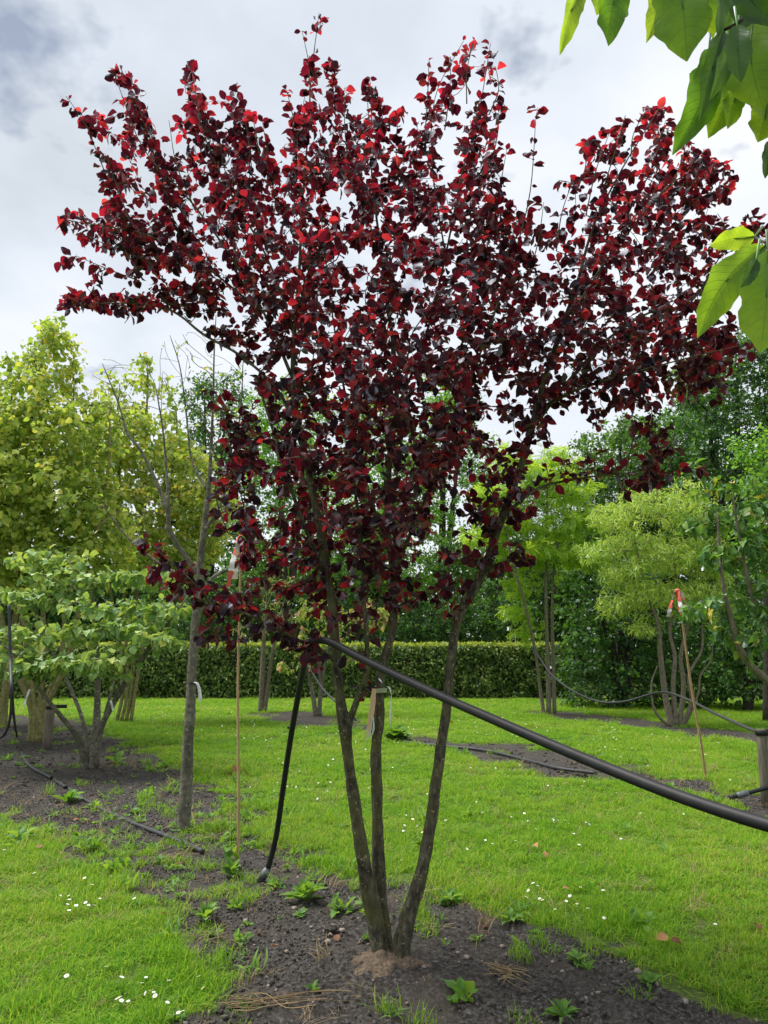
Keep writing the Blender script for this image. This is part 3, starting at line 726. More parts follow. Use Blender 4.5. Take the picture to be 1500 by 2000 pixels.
limbs = [
    [(681, 1462, y - .04, 9), (683, 1410, y - .1, 8.5), (700, 1360, y - .16, 8), (717, 1310, y - .2, 7.5), (716, 1240, y - .2, 6.5), (710, 1160, y - .22, 5.5), (705, 1050, y - .25, 4.5), (690, 930, y - .3, 3.5), (680, 820, y - .3, 2.5)],
    [(585, 845, y, 5), (540, 760, y, 4), (470, 695, y + .1, 4), (400, 655, y + .15, 3.6), (345, 612, y + .2, 3.2), (300, 597, y + .2, 2.6), (230, 592, y + .2, 1.8), (130, 598, y + .2, .9)],
    [(572, 740, y + .05, 5), (520, 620, y, 4), (450, 500, y - .05, 3.4), (370, 390, y - .1, 2.6), (280, 290, y - .1, 1.6), (225, 150, y - .1, .9)],
    [(510, 610, y, 3.6), (400, 520, y, 3), (290, 460, y, 2), (130, 430, y, 1)],
    [(575, 650, y + .1, 4), (520, 500, y + .15, 3.2), (440, 360, y + .1, 2.4), (395, 250, y, 1.6), (376, 140, y, .8)],
    [(645, 1150, y - .02, 7), (600, 1040, y - .15, 6), (560, 930, y - .25, 5), (530, 830, y - .3, 4), (500, 740, y - .3, 3)],
    [(655, 1290, y - .05, 6), (605, 1262, y - .12, 5), (540, 1228, y - .16, 4), (470, 1195, y - .2, 3.4), (420, 1185, y - .2, 2.8), (370, 1130, y - .2, 2), (290, 1060, y - .2, 1)],
    [(775, 800, y + .3, 4.5), (830, 660, y + .35, 4), (870, 500, y + .35, 3.2), (900, 350, y + .3, 2.2), (935, 220, y + .25, 1.5), (958, 85, y + .2, .9)],
    [(870, 500, y + .35, 2.6), (845, 330, y + .3, 2), (850, 190, y + .25, 1.4), (905, 80, y + .2, .8)],
    [(768, 1120, y + .2, 6), (820, 1000, y + .1, 5), (870, 880, y, 4), (920, 740, y - .05, 3.5), (970, 600, y - .05, 3), (1010, 480, y, 2.2), (1036, 370, y, 1.5), (1047, 225, y, .8)],
    [(1045, 830, y + .1, 6), (1110, 745, y + .05, 4.5), (1190, 660, y + .1, 4), (1270, 610, y + .15, 3.4), (1350, 590, y + .2, 2.4), (1430, 470, y + .2, 1.5), (1520, 440, y + .2, 1)],
    [(1048, 800, y + .1, 5), (1130, 760, y - .1, 4), (1230, 730, y - .2, 3), (1340, 700, y - .2, 2), (1445, 675, y - .2, 1)],
    [(1085, 680, y + .1, 4.5), (1150, 560, y + .2, 3.8), (1230, 450, y + .25, 3), (1310, 360, y + .25, 2.2), (1390, 320, y + .25, 1)],
    [(985, 1005, y + .1, 5), (1050, 955, y + .15, 4), (1130, 935, y + .2, 3), (1240, 922, y + .2, 1.2)],
    [(935, 1128, y + .1, 4), (975, 1100, y - .05, 2.6), (1038, 1088, y - .1, 1)],
    [(765, 1090, y + .2, 5), (720, 960, y + .35, 4), (680, 800, y + .45, 3.4), (650, 620, y + .5, 2.6), (630, 450, y + .5, 1.8), (620, 300, y + .5, 1)],
]
# thin upright shoots of this year above the crown
for u_, v_ in [(160, 225), (205, 300), (262, 185), (300, 300), (330, 235), (400, 215), (425, 250), (462, 170), (490, 215), (512, 235), (560, 175), (590, 60), (648, 130), (672, 175), (722, 150), (735, 190), (780, 215), (815, 240), (838, 115), (880, 110), (925, 80), (968, 130),
               (975, 210), (990, 290), (940, 180), (1012, 420), (1062, 395), (1120, 350), (1150, 275), (1190, 260), (1222, 225), (1262, 215), (1300, 235), (1345, 265), (1375, 290), (1405, 335), (1425, 365), (1400, 440), (205, 360), (225, 395), (150, 500), (150, 455), (1420, 640), (1400, 700), (432, 800), (420, 930), (445, 860), (700, 1235)]:
    L_ = float(rgp.uniform(90, 165)); cx_ = (760 - u_) / 760.0; yy_ = y + float(rgp.uniform(-.35, .35)) * (1 - abs(cx_))
    sx = cx_ * L_ * .55 + float(rgp.normal(0, 12)); side_ = abs(cx_) > .75 and v_ > 330
    a0 = (u_ + cx_ * L_ * (1.1 if side_ else .5), v_ + L_ * (.35 if side_ else 1.0)); mid = ((a0[0] + u_) / 2 + float(rgp.normal(0, 6)), (a0[1] + v_) / 2 + float(rgp.normal(0, 5)))
    limbs.append([(a0[0], a0[1], yy_, 2.0), (mid[0], mid[1], yy_, 1.5), (u_, v_, yy_, .8)])
near_top = lambda p, rg: (rg.random(len(p)) < np.clip((p[:, 2] - 3.0) / 16.0, 0.0, 0.16))
def thin(l, k): return [(u, v, Y_, r * k) for u, v, Y_, r in l]
plum = tree('plum_tree', 'red-leaved plum tree with three trunks rising from the bare soil in the middle', 'tree', (TB[0], TB[1], 0), [tA, tB, tC] + [thin(t_, .72) for t_ in limbs], attr, 0.05, 0.055, 0.059, 2.45, T_ov, M_plum, B_plum, B_twig,
            seed=5, single=300, extra=0.0062, r0=0.0022, ex=2.5, droop=0.35, rleaf=2.6, spread=0.9, ndown=0.75, sides=5, min_stem=0.035, maxr=0.022, rough=0.07, lm2=M_plumy, young=near_top)

# ------------------------------------------------------------------ left: young thin tree, shrub, yellow-green trees
yb = GH(358, 1618); y = yb[1]
st = [[(358, 1622, y, 15), (362, 1560, y, 14), (367, 1450, y, 12.5), (372, 1380, y, 12), (376, 1300, y, 11.5), (382, 1220, y, 11), (389, 1150, y, 10), (392, 1090, y, 8.5), (400, 1020, y, 7.5), (408, 950, y, 6), (412, 880, y, 4.5), (416, 790, y, 3), (418, 700, y, 2), (422, 615, y, 1)],
      [(388, 1120, y, 7), (360, 1085, y, 6.5), (333, 1040, y - .1, 6), (325, 990, y - .1, 5.5), (300, 930, y - .1, 4.5), (275, 880, y - .1, 4), (248, 845, y - .1, 3), (232, 790, y - .1, 2), (200, 710, y - .1, 1)],
      [(391, 1140, y, 5), (345, 1120, y + .1, 4), (290, 1085, y + .2, 3), (240, 1040, y + .2, 2.2), (200, 985, y + .2, 1.2)],
      [(330, 1010, y - .1, 4), (325, 920, y, 3), (318, 840, y, 2.4), (305, 760, y, 1.2)],
      [(406, 960, y, 4), (375, 900, y + .1, 3), (365, 820, y + .1, 2), (352, 720, y + .1, 1.4), (332, 655, y + .1, .8)],
      [(386, 1180, y, 6), (405, 1140, y, 5), (440, 1115, y + .1, 4), (500, 1108, y + .1, 2)],
      [(398, 1040, y, 5), (430, 985, y - .1, 4), (455, 900, y - .1, 3), (470, 800, y - .1, 2), (475, 700, y - .1, 1)]]
rg_ = np.random.default_rng(3)
a = ellip(rg_, 520, [(250, 800, y, 90, 110, .5), (360, 780, y, 70, 150, .6), (430, 800, y, 40, 160, .5), (300, 980, y, 80, 90, .5), (240, 1010, y, 60, 60, .4), (450, 1010, y, 40, 60, .4)])
st = [[(u, v, Y_, r * .82) for u, v, Y_, r in l] for l in st]
tree('young_tree', 'slim nearly leafless young tree with a single grey trunk left of the plum', 'tree', yb, st, a, 0.09, 0.08, 0.05, 0.05, T_s, M_yel, B_grey, B_pale, seed=8, r0=0.0022, ex=2.6, droop=0.3, rleaf=1.3, maxr=0.008, spare=0.7, jit=0.12, bias=(0, 0, .5))

hb = GH(180, 1500); y = hb[1]
st = [[(182, 1508, y, 13), (185, 1440, y, 11), (190, 1380, y + .1, 9), (190, 1300, y + .2, 7), (185, 1200, y + .3, 4), (180, 1130, y + .3, 2)],
      [(185, 1500, y, 10), (195, 1430, y - .1, 8.5), (215, 1385, y - .2, 8), (250, 1325, y - .3, 7), (285, 1275, y - .4, 5), (330, 1215, y - .5, 3), (370, 1160, y - .5, 1.5)],
      [(172, 1505, y, 9), (150, 1440, y - .1, 7.5), (120, 1400, y - .3, 6), (80, 1350, y - .5, 4.5), (40, 1290, y - .7, 3), (-20, 1240, y - .8, 2)],
      [(176, 1500, y, 7), (165, 1420, y + .2, 5.5), (140, 1350, y + .4, 4.5), (100, 1270, y + .6, 3), (60, 1180, y + .7, 2)],
      [(186, 1480, y, 6), (205, 1400, y + .2, 5), (225, 1320, y + .4, 4), (240, 1230, y + .5, 3), (270, 1140, y + .5, 2)]]
st = [[(u, v, Y_, r * .72) for u, v, Y_, r in l] for l in st]
blobs = []
for (u, v, ru, dy) in [(60, 1300, 90, -.7), (170, 1290, 80, -.8), (120, 1235, 110, -.4), (270, 1230, 80, -.5), (200, 1190, 100, -.2), (330, 1190, 60, -.3), (50, 1170, 110, .1), (150, 1130, 120, .3), (290, 1130, 80, .3), (-40, 1240, 80, -.2), (90, 1090, 90, .6), (300, 1250, 60, -.7), (-120, 1190, 90, 0)]:
    blobs.append((u, v, y + dy, ru, 22, .45))
rg_ = np.random.default_rng(4)
tree('broadleaf_shrub', 'spreading grey-stemmed shrub with large dull green leaves in tiers at the left', 'shrub', hb, st, ellip(rg_, 1150, blobs), 0.085, 0.085, 0.125, 1.9, T_rd, M_hazel, B_grey, B_pale,
     seed=9, single=300, r0=0.003, ex=2.5, droop=0.75, rleaf=2.6, maxr=0.02, ndown=0.45)

def bigtree(name, label, u, vb, stems, blobs, n, **k):
    b = GH(u, vb); rg = np.random.default_rng(k.get('seed', 1))
    a = ellip(rg, n, blobs)
    return tree(name, label, k.pop('cat', 'tree'), b, stems, a, **k)
b = GH(75, 1449); y = b[1]
st = []
for i, (u1, u2, ut, vt, dy) in enumerate([(60, 20, -60, 900, -.4), (68, 55, 20, 800, .3), (78, 85, 80, 700, 0), (85, 120, 140, 800, .3), (92, 135, 210, 850, -.3), (70, 40, 60, 760, .8)]):
    st.append([(58 + i * 7, 1452, y, 5.5), (u1, 1380, y, 5.5), (u2, 1280, y + dy * .3, 5), ((u2 + ut) / 2, 1100, y + dy * .7, 4), (ut, vt + 80, y + dy, 3), (ut + 5, vt - 60, y + dy, 1.4)])
bigtree('yellow_green_tree', 'tall yellow-green tree on several lichen-covered stems at the left edge', 75, 1449, st,
        [(100, 750, y, 60, 70, .9), (30, 810, y, 80, 85, 1.2), (120, 860, y, 110, 90, 1.4), (-30, 900, y, 110, 120, 1.5), (60, 960, y, 130, 100, 1.6), (150, 980, y - .3, 90, 80, 1.2), (60, 700, y, 14, 50, .3), (150, 690, y + .2, 13, 45, .3), (18, 720, y, 14, 45, .3), (-40, 760, y, 16, 50, .3), (120, 640, y, 14, 30, .3), (185, 790, y, 14, 40, .3), (60, 1080, y, 120, 80, 1.5), (-80, 1050, y, 80, 120, 1.2), (-160, 900, y, 100, 180, 1.6), (200, 1060, y, 80, 70, 1.2), (100, 655, y, 38, 45, .5)],
        2600, step=0.15, kill=0.14, lsize=0.115, lper=8.0, lj=.07, templates=T_rd, lm=M_yel, bm=B_lich, tm=B_dark, seed=12, single=300, r0=0.005, ex=2.4, droop=0.8, rleaf=2.5, maxr=0.05, ndown=0.6)
b = GH(235, 1412); y = b[1] + 0.2
st = [[(228 + 9 * i, 1414, y, 3.6), (236 + 12 * i, 1300, y, 3.2), (q[0], q[1], y + q[2], 2.5), (q[0] + 4, q[1] - 110, y + q[2], 1.2)] for i, q in enumerate([(180, 900, -.4), (230, 860, .3), (285, 830, 0), (340, 900, .2)])]
bigtree('yellow_green_tree', 'smaller yellow-green tree with a pointed top behind the leafless young tree', 235, 1412, st,
        [(285, 735, y, 16, 45, .35), (250, 750, y, 12, 35, .3), (325, 770, y, 14, 40, .3), (200, 755, y, 14, 35, .3), (230, 820, y, 75, 50, 1.1), (310, 850, y, 65, 50, 1.1), (230, 900, y, 100, 80, 1.3), (340, 920, y, 80, 80, 1.2), (280, 1010, y, 110, 80, 1.5), (400, 1000, y, 60, 90, 1.2), (330, 1100, y, 90, 60, 1.2), (380, 1060, y, 50, 60, .8)],
        1900, step=0.17, kill=0.16, lsize=0.12, lper=7.5, lj=.08, templates=T_rd, lm=M_yel, bm=B_lich, tm=B_dark, seed=13, single=0, r0=0.006, ex=2.4, droop=0.8, rleaf=2.5, maxr=0.05)
b = GH(5, 1418); y = b[1]
st = [[(5, 1420, y, 8), (10, 1350, y, 7), (25, 1250, y, 6), (40, 1100, y, 3)], [(-15, 1420, y, 8), (-25, 1300, y, 6), (-60, 1150, y, 3)]]
bigtree('yellow_green_tree', 'yellow-green tree mostly outside the left edge behind the irrigation riser', 5, 1418, st, [(-60, 900, y, 160, 180, 1.6), (-40, 1120, y, 120, 90, 1.2)],
        800, step=0.2, kill=0.18, lsize=0.13, lper=7, lj=.08, templates=T_rd, lm=M_yel, bm=B_lich, tm=B_dark, seed=14, r0=0.006, ex=2.4, droop=0.8, rleaf=2.5, maxr=0.05)

# ------------------------------------------------------------------ hedge
hl = G(60, 1366); hr = G(1120, 1366)
HY = hl[1]; HH = P(700, 1260, HY)[2]; hx0, hx1 = hl[0] - 8, hr[0]
hedge = thing('clipped_hedge', 'long clipped hornbeam hedge with a flat pale green top across the back of the lawn', 'hedge', None, ((hx0 + hx1) / 2, HY + 0.4, 0))
hc = np.array(hedge.location)
w = MB(); rgH = np.random.default_rng(30)
w.box(((0), 0.05, HH / 2 - 0.08), (hx1 - hx0 - 0.2, 0.5, HH - 0.2)); obj('dark_core', w.mesh('dark_core', False), M_hedgecore if 'M_hedgecore' in globals() else B_dark, hedge)  # solid dark box standing in for the shaded gaps inside the hedge
n = 40000
side = rgH.random(n); px = rgH.uniform(hx0, hx1, n); pz = rgH.uniform(0.03, HH, n)
bulge = 0.10 * vnoise(px, pz, 0.5, 40) + 0.05 * vnoise(px, pz, 0.16, 41)
py = HY + 0.02 + bulge + rgH.random(n) ** 1.5 * 0.32
top = side > 0.8
pz = np.where(top, HH + rgH.normal(0, 0.025, n) + 0.02 * vnoise(px, py, 0.6, 42), pz); py = np.where(top, HY + rgH.random(n) * 0.8, py)
pp = np.stack([px, py, pz], 1)
D = norm(np.stack([rgH.normal(0, .6, n), -0.5 + rgH.normal(0, .3, n), np.where(top, .4, -.4) + rgH.normal(0, .4, n)], 1))
N = norm(np.stack([rgH.normal(0, .5, n), -0.6 + rgH.normal(0, .4, n), 0.7 + rgH.normal(0, .3, n)], 1))
sz = rgH.uniform(0.08, 0.15, n)
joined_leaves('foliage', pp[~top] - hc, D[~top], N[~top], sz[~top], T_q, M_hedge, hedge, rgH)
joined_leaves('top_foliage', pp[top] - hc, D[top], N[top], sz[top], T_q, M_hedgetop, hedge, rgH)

# ------------------------------------------------------------------ background trees
def bgtree(label, u, Y, stems_px, blobs, n, m, seed, name='background_tree', ls=0.2, lper=17, step=0.4, tmpl=None, bark=None, rb=10, droop=.4, nodown=.7, group='trees beyond the hedge', **kw):
    ub = (u - 750) * pxr(Y); base = np.array([ub, Y, 0.0])
    # the trunk starts at the ground
    vb = 1000 + F * math.tan(math.atan((H) / Y) + PITCH) if Y > 3 else 2000
    st = []
    for (ut, vt) in stems_px:
        st.append([(u, vb, Y, rb), (u + (ut - u) * .2, vb + (vt - vb) * .35, Y, rb * .8), (u + (ut - u) * .6, vb + (vt - vb) * .7, Y, rb * .5), (ut, vt, Y, rb * .15)])
    rg = np.random.default_rng(seed)
    a = ellip(rg, n, [(b_[0], b_[1], Y + (b_[5] if len(b_) > 5 else 0), b_[2], b_[3], b_[4]) for b_ in blobs])
    return tree(name, label, kw.pop('cat', 'tree'), base, st, a, step, step * .95, ls, lper, tmpl or T_q, m, bark or B_dark, seed=seed, r0=kw.pop('r0', 0.012), ex=2.4, droop=droop, rleaf=3.0, maxr=0.12, ndown=nodown, group=group, lj=ls * .7, **kw)
bgtree('dark green tree showing between the yellow-green tree and the plum', 400, 33, [(400, 780), (440, 820)], [(395, 800, 50, 70, 2.), (440, 770, 60, 60, 2), (390, 900, 70, 90, 2), (460, 900, 60, 100, 2), (420, 1040, 90, 100, 2), (410, 1170, 100, 80, 2)], 900, M_dark, 51, ls=.19)
bgtree('bright green tree seen through the left half of the plum crown', 560, 31, [(540, 800), (600, 850)], [(520, 830, 70, 90, 2), (600, 800, 70, 90, 2), (560, 950, 110, 100, 2.2), (500, 1060, 90, 100, 2)], 750, M_mid, 52, ls=.18)
bgtree('green tree seen behind the middle of the plum crown', 730, 36, [(700, 800), (760, 860)], [(740, 830, 90, 110, 2.2), (700, 960, 110, 110, 2.2), (800, 960, 80, 110, 2.2), (740, 1090, 130, 90, 2.2)], 900, M_mid, 53, ls=.19)
bgtree('tall green tree seen through the right half of the plum crown', 860, 40, [(870, 750), (900, 850)], [(880, 780, 70, 100, 2.2), (850, 880, 80, 80, 2.2), (930, 900, 60, 70, 2), (830, 1010, 80, 70, 2)], 600, M_mid, 54, ls=.2)
bgtree('dark evergreen bush mass just behind the hedge right of the plum', 900, 30, [(900, 1180), (960, 1190)], [(880, 1210, 110, 55, 1.2), (980, 1200, 80, 60, 1.2), (760, 1215, 90, 50, 1.2)], 700, M_dark, 55, ls=.16, step=.3, name='evergreen_bush', cat='bush', rb=5)
bgtree('dark evergreen bush mass just behind the hedge left of the plum', 450, 30, [(450, 1200), (380, 1200)], [(420, 1190, 110, 75, 1.2), (560, 1200, 110, 65, 1.2), (300, 1210, 90, 60, 1.2), (660, 1200, 80, 60, 1.2)], 900, M_dark, 56, ls=.16, step=.3, name='evergreen_bush', cat='bush', rb=5)
bgtree('far green tree closing the view beneath the locust crown', 1010, 38, [(1000, 1080)], [(1010, 1110, 70, 70, 1.6), (1060, 1170, 80, 70, 1.6), (960, 1160, 60, 50, 1.4)], 500, M_deep, 57, ls=.18)
bgtree('huge dark green tree filling the right edge above the locust', 1440, 27, [(1440, 720), (1380, 800), (1500, 760)], [(1440, 720, 90, 80, 2.), (1520, 780, 110, 110, 2.2), (1390, 820, 90, 90, 2), (1470, 920, 130, 100, 2.4), (1330, 900, 80, 80, 2), (1420, 1030, 130, 90, 2.2), (1520, 1100, 120, 120, 2.2), (1470, 665, 60, 45, 1.6), (1360, 740, 60, 50, 1.8), (1540, 680, 80, 70, 2)], 2600, M_dark, 58, ls=.17, rb=14, step=.35)
bgtree('broad mid green tree left of the huge dark one', 1220, 29, [(1210, 850), (1160, 900), (1270, 900)], [(1200, 870, 90, 60, 2), (1270, 890, 80, 70, 2), (1130, 930, 70, 60, 2), (1220, 980, 120, 80, 2), (1140, 1050, 90, 70, 2), (1290, 1060, 90, 70, 2)], 1300, M_deep, 59, ls=.17, rb=12, step=.35)
bgtree('dark hornbeam with low sweeping boughs behind the willow', 1215, 21.5, [(1215, 1050), (1150, 1130), (1270, 1130)], [(1150, 1120, 70, 60, 1.2), (1230, 1110, 80, 70, 1.3), (1170, 1210, 90, 60, 1.4), (1280, 1220, 110, 70, 1.5), (1150, 1300, 80, 60, 1.3), (1240, 1320, 110, 60, 1.4), (1350, 1310, 100, 60, 1.4), (1430, 1270, 80, 70, 1.3), (1180, 1365, 90, 30, 1.2), (1330, 1370, 120, 30, 1.2)], 2500, M_dark, 60, ls=.15, lper=9, step=.24, rb=10, r0=.007, name='hornbeam_tree', group='dark trees at the right')
bgtree('dark bushy tree closing the right edge behind the leaning stake', 1460, 20, [(1460, 1200), (1520, 1180)], [(1450, 1200, 80, 80, 1.4), (1530, 1180, 90, 120, 1.5), (1480, 1320, 100, 55, 1.3), (1560, 1320, 80, 60, 1.3)], 1000, M_dark, 61, ls=.15, lper=10, step=.26, rb=9, r0=.007, name='hornbeam_tree', group='dark trees at the right')
bgtree('lighter hornbeam with fresh tips high at the right edge', 1500, 17, [(1490, 900), (1540, 950)], [(1470, 880, 50, 40, .9), (1490, 950, 60, 60, 1), (1540, 900, 70, 90, 1.1), (1470, 1030, 50, 50, 1), (1540, 1060, 80, 90, 1.2)], 800, M_mid, 62, ls=.13, lper=9, step=.2, rb=9, r0=.006, name='hornbeam_tree', group='dark trees at the right')
bgtree('fresh green maple filling the space between the plum and the locust', 960, 33, [(950, 950), (1000, 960)], [(960, 960, 60, 50, 1.8), (1000, 1010, 80, 60, 2), (930, 1080, 80, 60, 2), (1040, 1080, 70, 70, 2), (870, 1080, 60, 50, 1.6), (1100, 960, 70, 60, 1.8)], 900, M_deep, 63, ls=.18)
bgtree('fresh green tree seen low behind the plum trunks', 640, 34, [(620, 1000), (680, 1010)], [(620, 1020, 90, 70, 2), (700, 1050, 90, 70, 2), (560, 1110, 90, 60, 2), (780, 1120, 90, 50, 2), (660, 1140, 110, 50, 2)], 900, M_mid, 64, ls=.18)
bgtree('very dark dense tree above the willow at the right', 1300, 31, [(1300, 860), (1360, 830)], [(1280, 860, 80, 60, 2), (1360, 830, 80, 80, 2), (1330, 930, 110, 70, 2.2), (1240, 940, 90, 60, 2), (1400, 980, 110, 80, 2.2), (1200, 1040, 110, 70, 2.2)], 1500, M_dark, 65, ls=.19)
# far treelines
for (u0, u1, vtop, Yf, sd, lab) in [(-300, 330, 1080, 42, 70, 'distant wood behind the yellow-green trees'), (330, 1120, 1090, 46, 71, 'distant wood closing the gap above the hedge'), (1050, 1900, 1020, 40, 72, 'distant wood behind the dark trees at the right')]:
    rg = np.random.default_rng(sd); n = 30000
    u = rg.uniform(u0, u1, n); prof = vtop + 45 * vnoise(u, u * 0, 70, sd) + 20 * vnoise(u, u * 0, 22, sd)
    v = prof + (1330 - prof) * rg.random(n)
    pts = np.array([P(a_, b_, Yf + c_) for a_, b_, c_ in zip(u, v, rg.uniform(-2, 2, n))])
    r_ = joined_leaves('far_wood', pts, norm(rg.normal(size=(n, 3)) + [0, -.3, -.4]), norm(rg.normal(0, .6, (n, 3)) + [0, 0, 1]), rg.uniform(.25, .45, n), T_q, M_dark, None, rg)
    tag(r_, lab, 'wood')

# ------------------------------------------------------------------ right: locust, willow, dogwood; middle: small trees
b = GH(1075, 1395); y = b[1]
st = [[(1062, 1398, y, 6), (1056, 1350, y, 5), (1045, 1270, y - .2, 4), (1025, 1180, y - .4, 3.4), (1000, 1090, y - .6, 2.5), (985, 1000, y - .6, 1.2)],
      [(1072, 1398, y, 7), (1070, 1300, y, 6), (1067, 1200, y, 5), (1066, 1100, y, 4), (1068, 1000, y, 3), (1070, 920, y, 1.4)],
      [(1083, 1398, y, 6), (1081, 1300, y + .1, 5), (1079, 1200, y + .2, 4.2), (1085, 1080, y + .4, 3), (1120, 980, y + .5, 1.4)]]
bl = [(1050, 930, 80, 28, 1.1), (960, 970, 60, 25, .9), (1120, 960, 60, 26, 1), (1000, 1020, 70, 26, 1), (1110, 1030, 80, 28, 1.1), (940, 1050, 50, 24, .8), (1040, 1080, 70, 24, 1), (1150, 1090, 50, 26, .9), (1010, 1140, 40, 18, .6), (1000, 1195, 35, 14, .5), (1020, 1240, 30, 14, .4), (1160, 1010, 40, 24, .9), (1080, 890, 50, 20, .8), (1000, 900, 50, 18, .8)]
st = [[(u, v, Y_, r * .68) for u, v, Y_, r in l] for l in st]
bigtree('locust_tree', 'bright green honey locust on three thin stems at the far end of the lawn', 1075, 1395, st, [(u, v, y, ru, rv, d) for u, v, ru, rv, d in bl], 900,
        step=0.17, kill=0.16, lsize=0.27, lper=7.0, templates=T_pin, lm=M_loc, bm=B_pale, tm=B_dark, seed=81, r0=0.005, ex=2.4, droop=0.4, rleaf=2.6, maxr=0.03, ndown=0.4)

b = GH(1320, 1418); y = b[1]
st = [[(1312, 1420, y, 10), (1300, 1360, y, 8), (1290, 1280, y - .1, 7), (1285, 1220, y - .2, 6), (1262, 1150, y - .3, 4), (1240, 1060, y - .3, 2)],
      [(1320, 1420, y, 8), (1315, 1340, y, 6), (1318, 1280, y, 5), (1308, 1230, y + .1, 4.4), (1320, 1150, y + .2, 3), (1310, 1020, y + .2, 1.6)],
      [(1326, 1420, y, 7), (1335, 1340, y + .1, 6), (1330, 1280, y + .2, 5), (1345, 1210, y + .2, 4), (1350, 1100, y + .3, 2.6), (1370, 1010, y + .3, 1.3)],
      [(1330, 1422, y, 6), (1350, 1370, y - .1, 4.5), (1345, 1320, y - .1, 4), (1370, 1270, y - .1, 3.2), (1372, 1220, y - .1, 2)],
      [(1335, 1422, y, 4), (1362, 1360, y, 3), (1368, 1320, y, 2.6), (1388, 1290, y, 2), (1392, 1260, y, 1)],
      [(1308, 1420, y, 4), (1280, 1390, y - .1, 3), (1272, 1340, y - .1, 2.2), (1284, 1300, y - .1, 1.4)]]
bl = [(1180, 1010, 41, 27, .8), (1160, 1080, 36, 27, .8), (1330, 960, 41, 23, .8), (1400, 1120, 36, 31, .8), (1420, 1180, 28, 23, .7), (1260, 980, 65, 31, .9), (1330, 1000, 57, 39, 1), (1220, 1050, 49, 35, .9), (1290, 1080, 73, 39, 1.1), (1370, 1080, 49, 46, .9), (1210, 1120, 45, 31, .8), (1270, 1160, 65, 35, 1), (1350, 1170, 57, 39, 1), (1200, 1180, 36, 23, .7), (1400, 1010, 32, 39, .7), (1250, 1225, 32, 17, .6)]
st = [[(u, v, Y_, r * .72) for u, v, Y_, r in l] for l in st]
bigtree('willow_tree', 'pale yellow-green contorted willow with several crooked stems right of the locust', 1320, 1418, st, [(u, v, y, ru, rv, d) for u, v, ru, rv, d in bl], 1900,
        step=0.12, kill=0.12, lsize=0.14, lper=6.5, lj=.035, templates=T_nar, lm=M_wil, bm=B_pale, tm=B_pale, seed=82, r0=0.004, ex=2.5, droop=0.7, rleaf=3, maxr=0.02, ndown=0.7, jit=0.6)
# dogwood reaching in from the right
kb = np.array([P(1640, 1300, 8.2)[0], 8.2, 0.0]); kb[2] = hz_at(kb[0], kb[1])
vk = 1000 + F * math.tan(math.atan(H / 8.2) + PITCH)
st = [[(1640, vk, 8.2, 13), (1600, 1440, 8.1, 11), (1520, 1350, 8.0, 8), (1455, 1285, 7.8, 6.5), (1425, 1200, 7.7, 5), (1410, 1120, 7.6, 3.5), (1400, 1000, 7.6, 2)],
      [(1650, vk, 8.2, 10), (1620, 1400, 8.0, 8), (1540, 1300, 7.9, 6), (1480, 1200, 7.7, 4.5), (1450, 1080, 7.6, 3), (1430, 960, 7.5, 1.6)],
      [(1655, vk, 8.2, 10), (1650, 1350, 8.2, 8), (1600, 1180, 8.1, 5), (1560, 1020, 8, 3), (1520, 900, 8, 1.5)]]
bl = [(1350, 920, 28, 24, .3), (1385, 960, 40, 28, .4), (1370, 1020, 38, 26, .4), (1430, 1010, 40, 30, .5), (1400, 1085, 45, 28, .5), (1460, 1090, 45, 32, .5), (1360, 1195, 45, 20, .35), (1430, 1180, 50, 30, .5), (1480, 1170, 45, 40, .5), (1470, 1250, 50, 24, .5), (1500, 1020, 50, 70, .6), (1560, 1100, 70, 90, .8), (1440, 940, 30, 22, .4), (1600, 960, 70, 80, .8), (1420, 1240, 30, 18, .3)]
rg_ = np.random.default_rng(83)
tree('dogwood_tree', 'dogwood with dark glossy leaves reaching in from the right edge', 'tree', kb, st, ellip(rg_, 620, [(u, v, 7.8, ru, rv, d) for u, v, ru, rv, d in bl]), 0.09, 0.085, 0.11, 2.6, T_kou, M_kousa, B_pale, B_twig,
     seed=83, single=280, r0=0.003, ex=2.5, droop=0.7, rleaf=2.6, maxr=0.012, ndown=0.55)
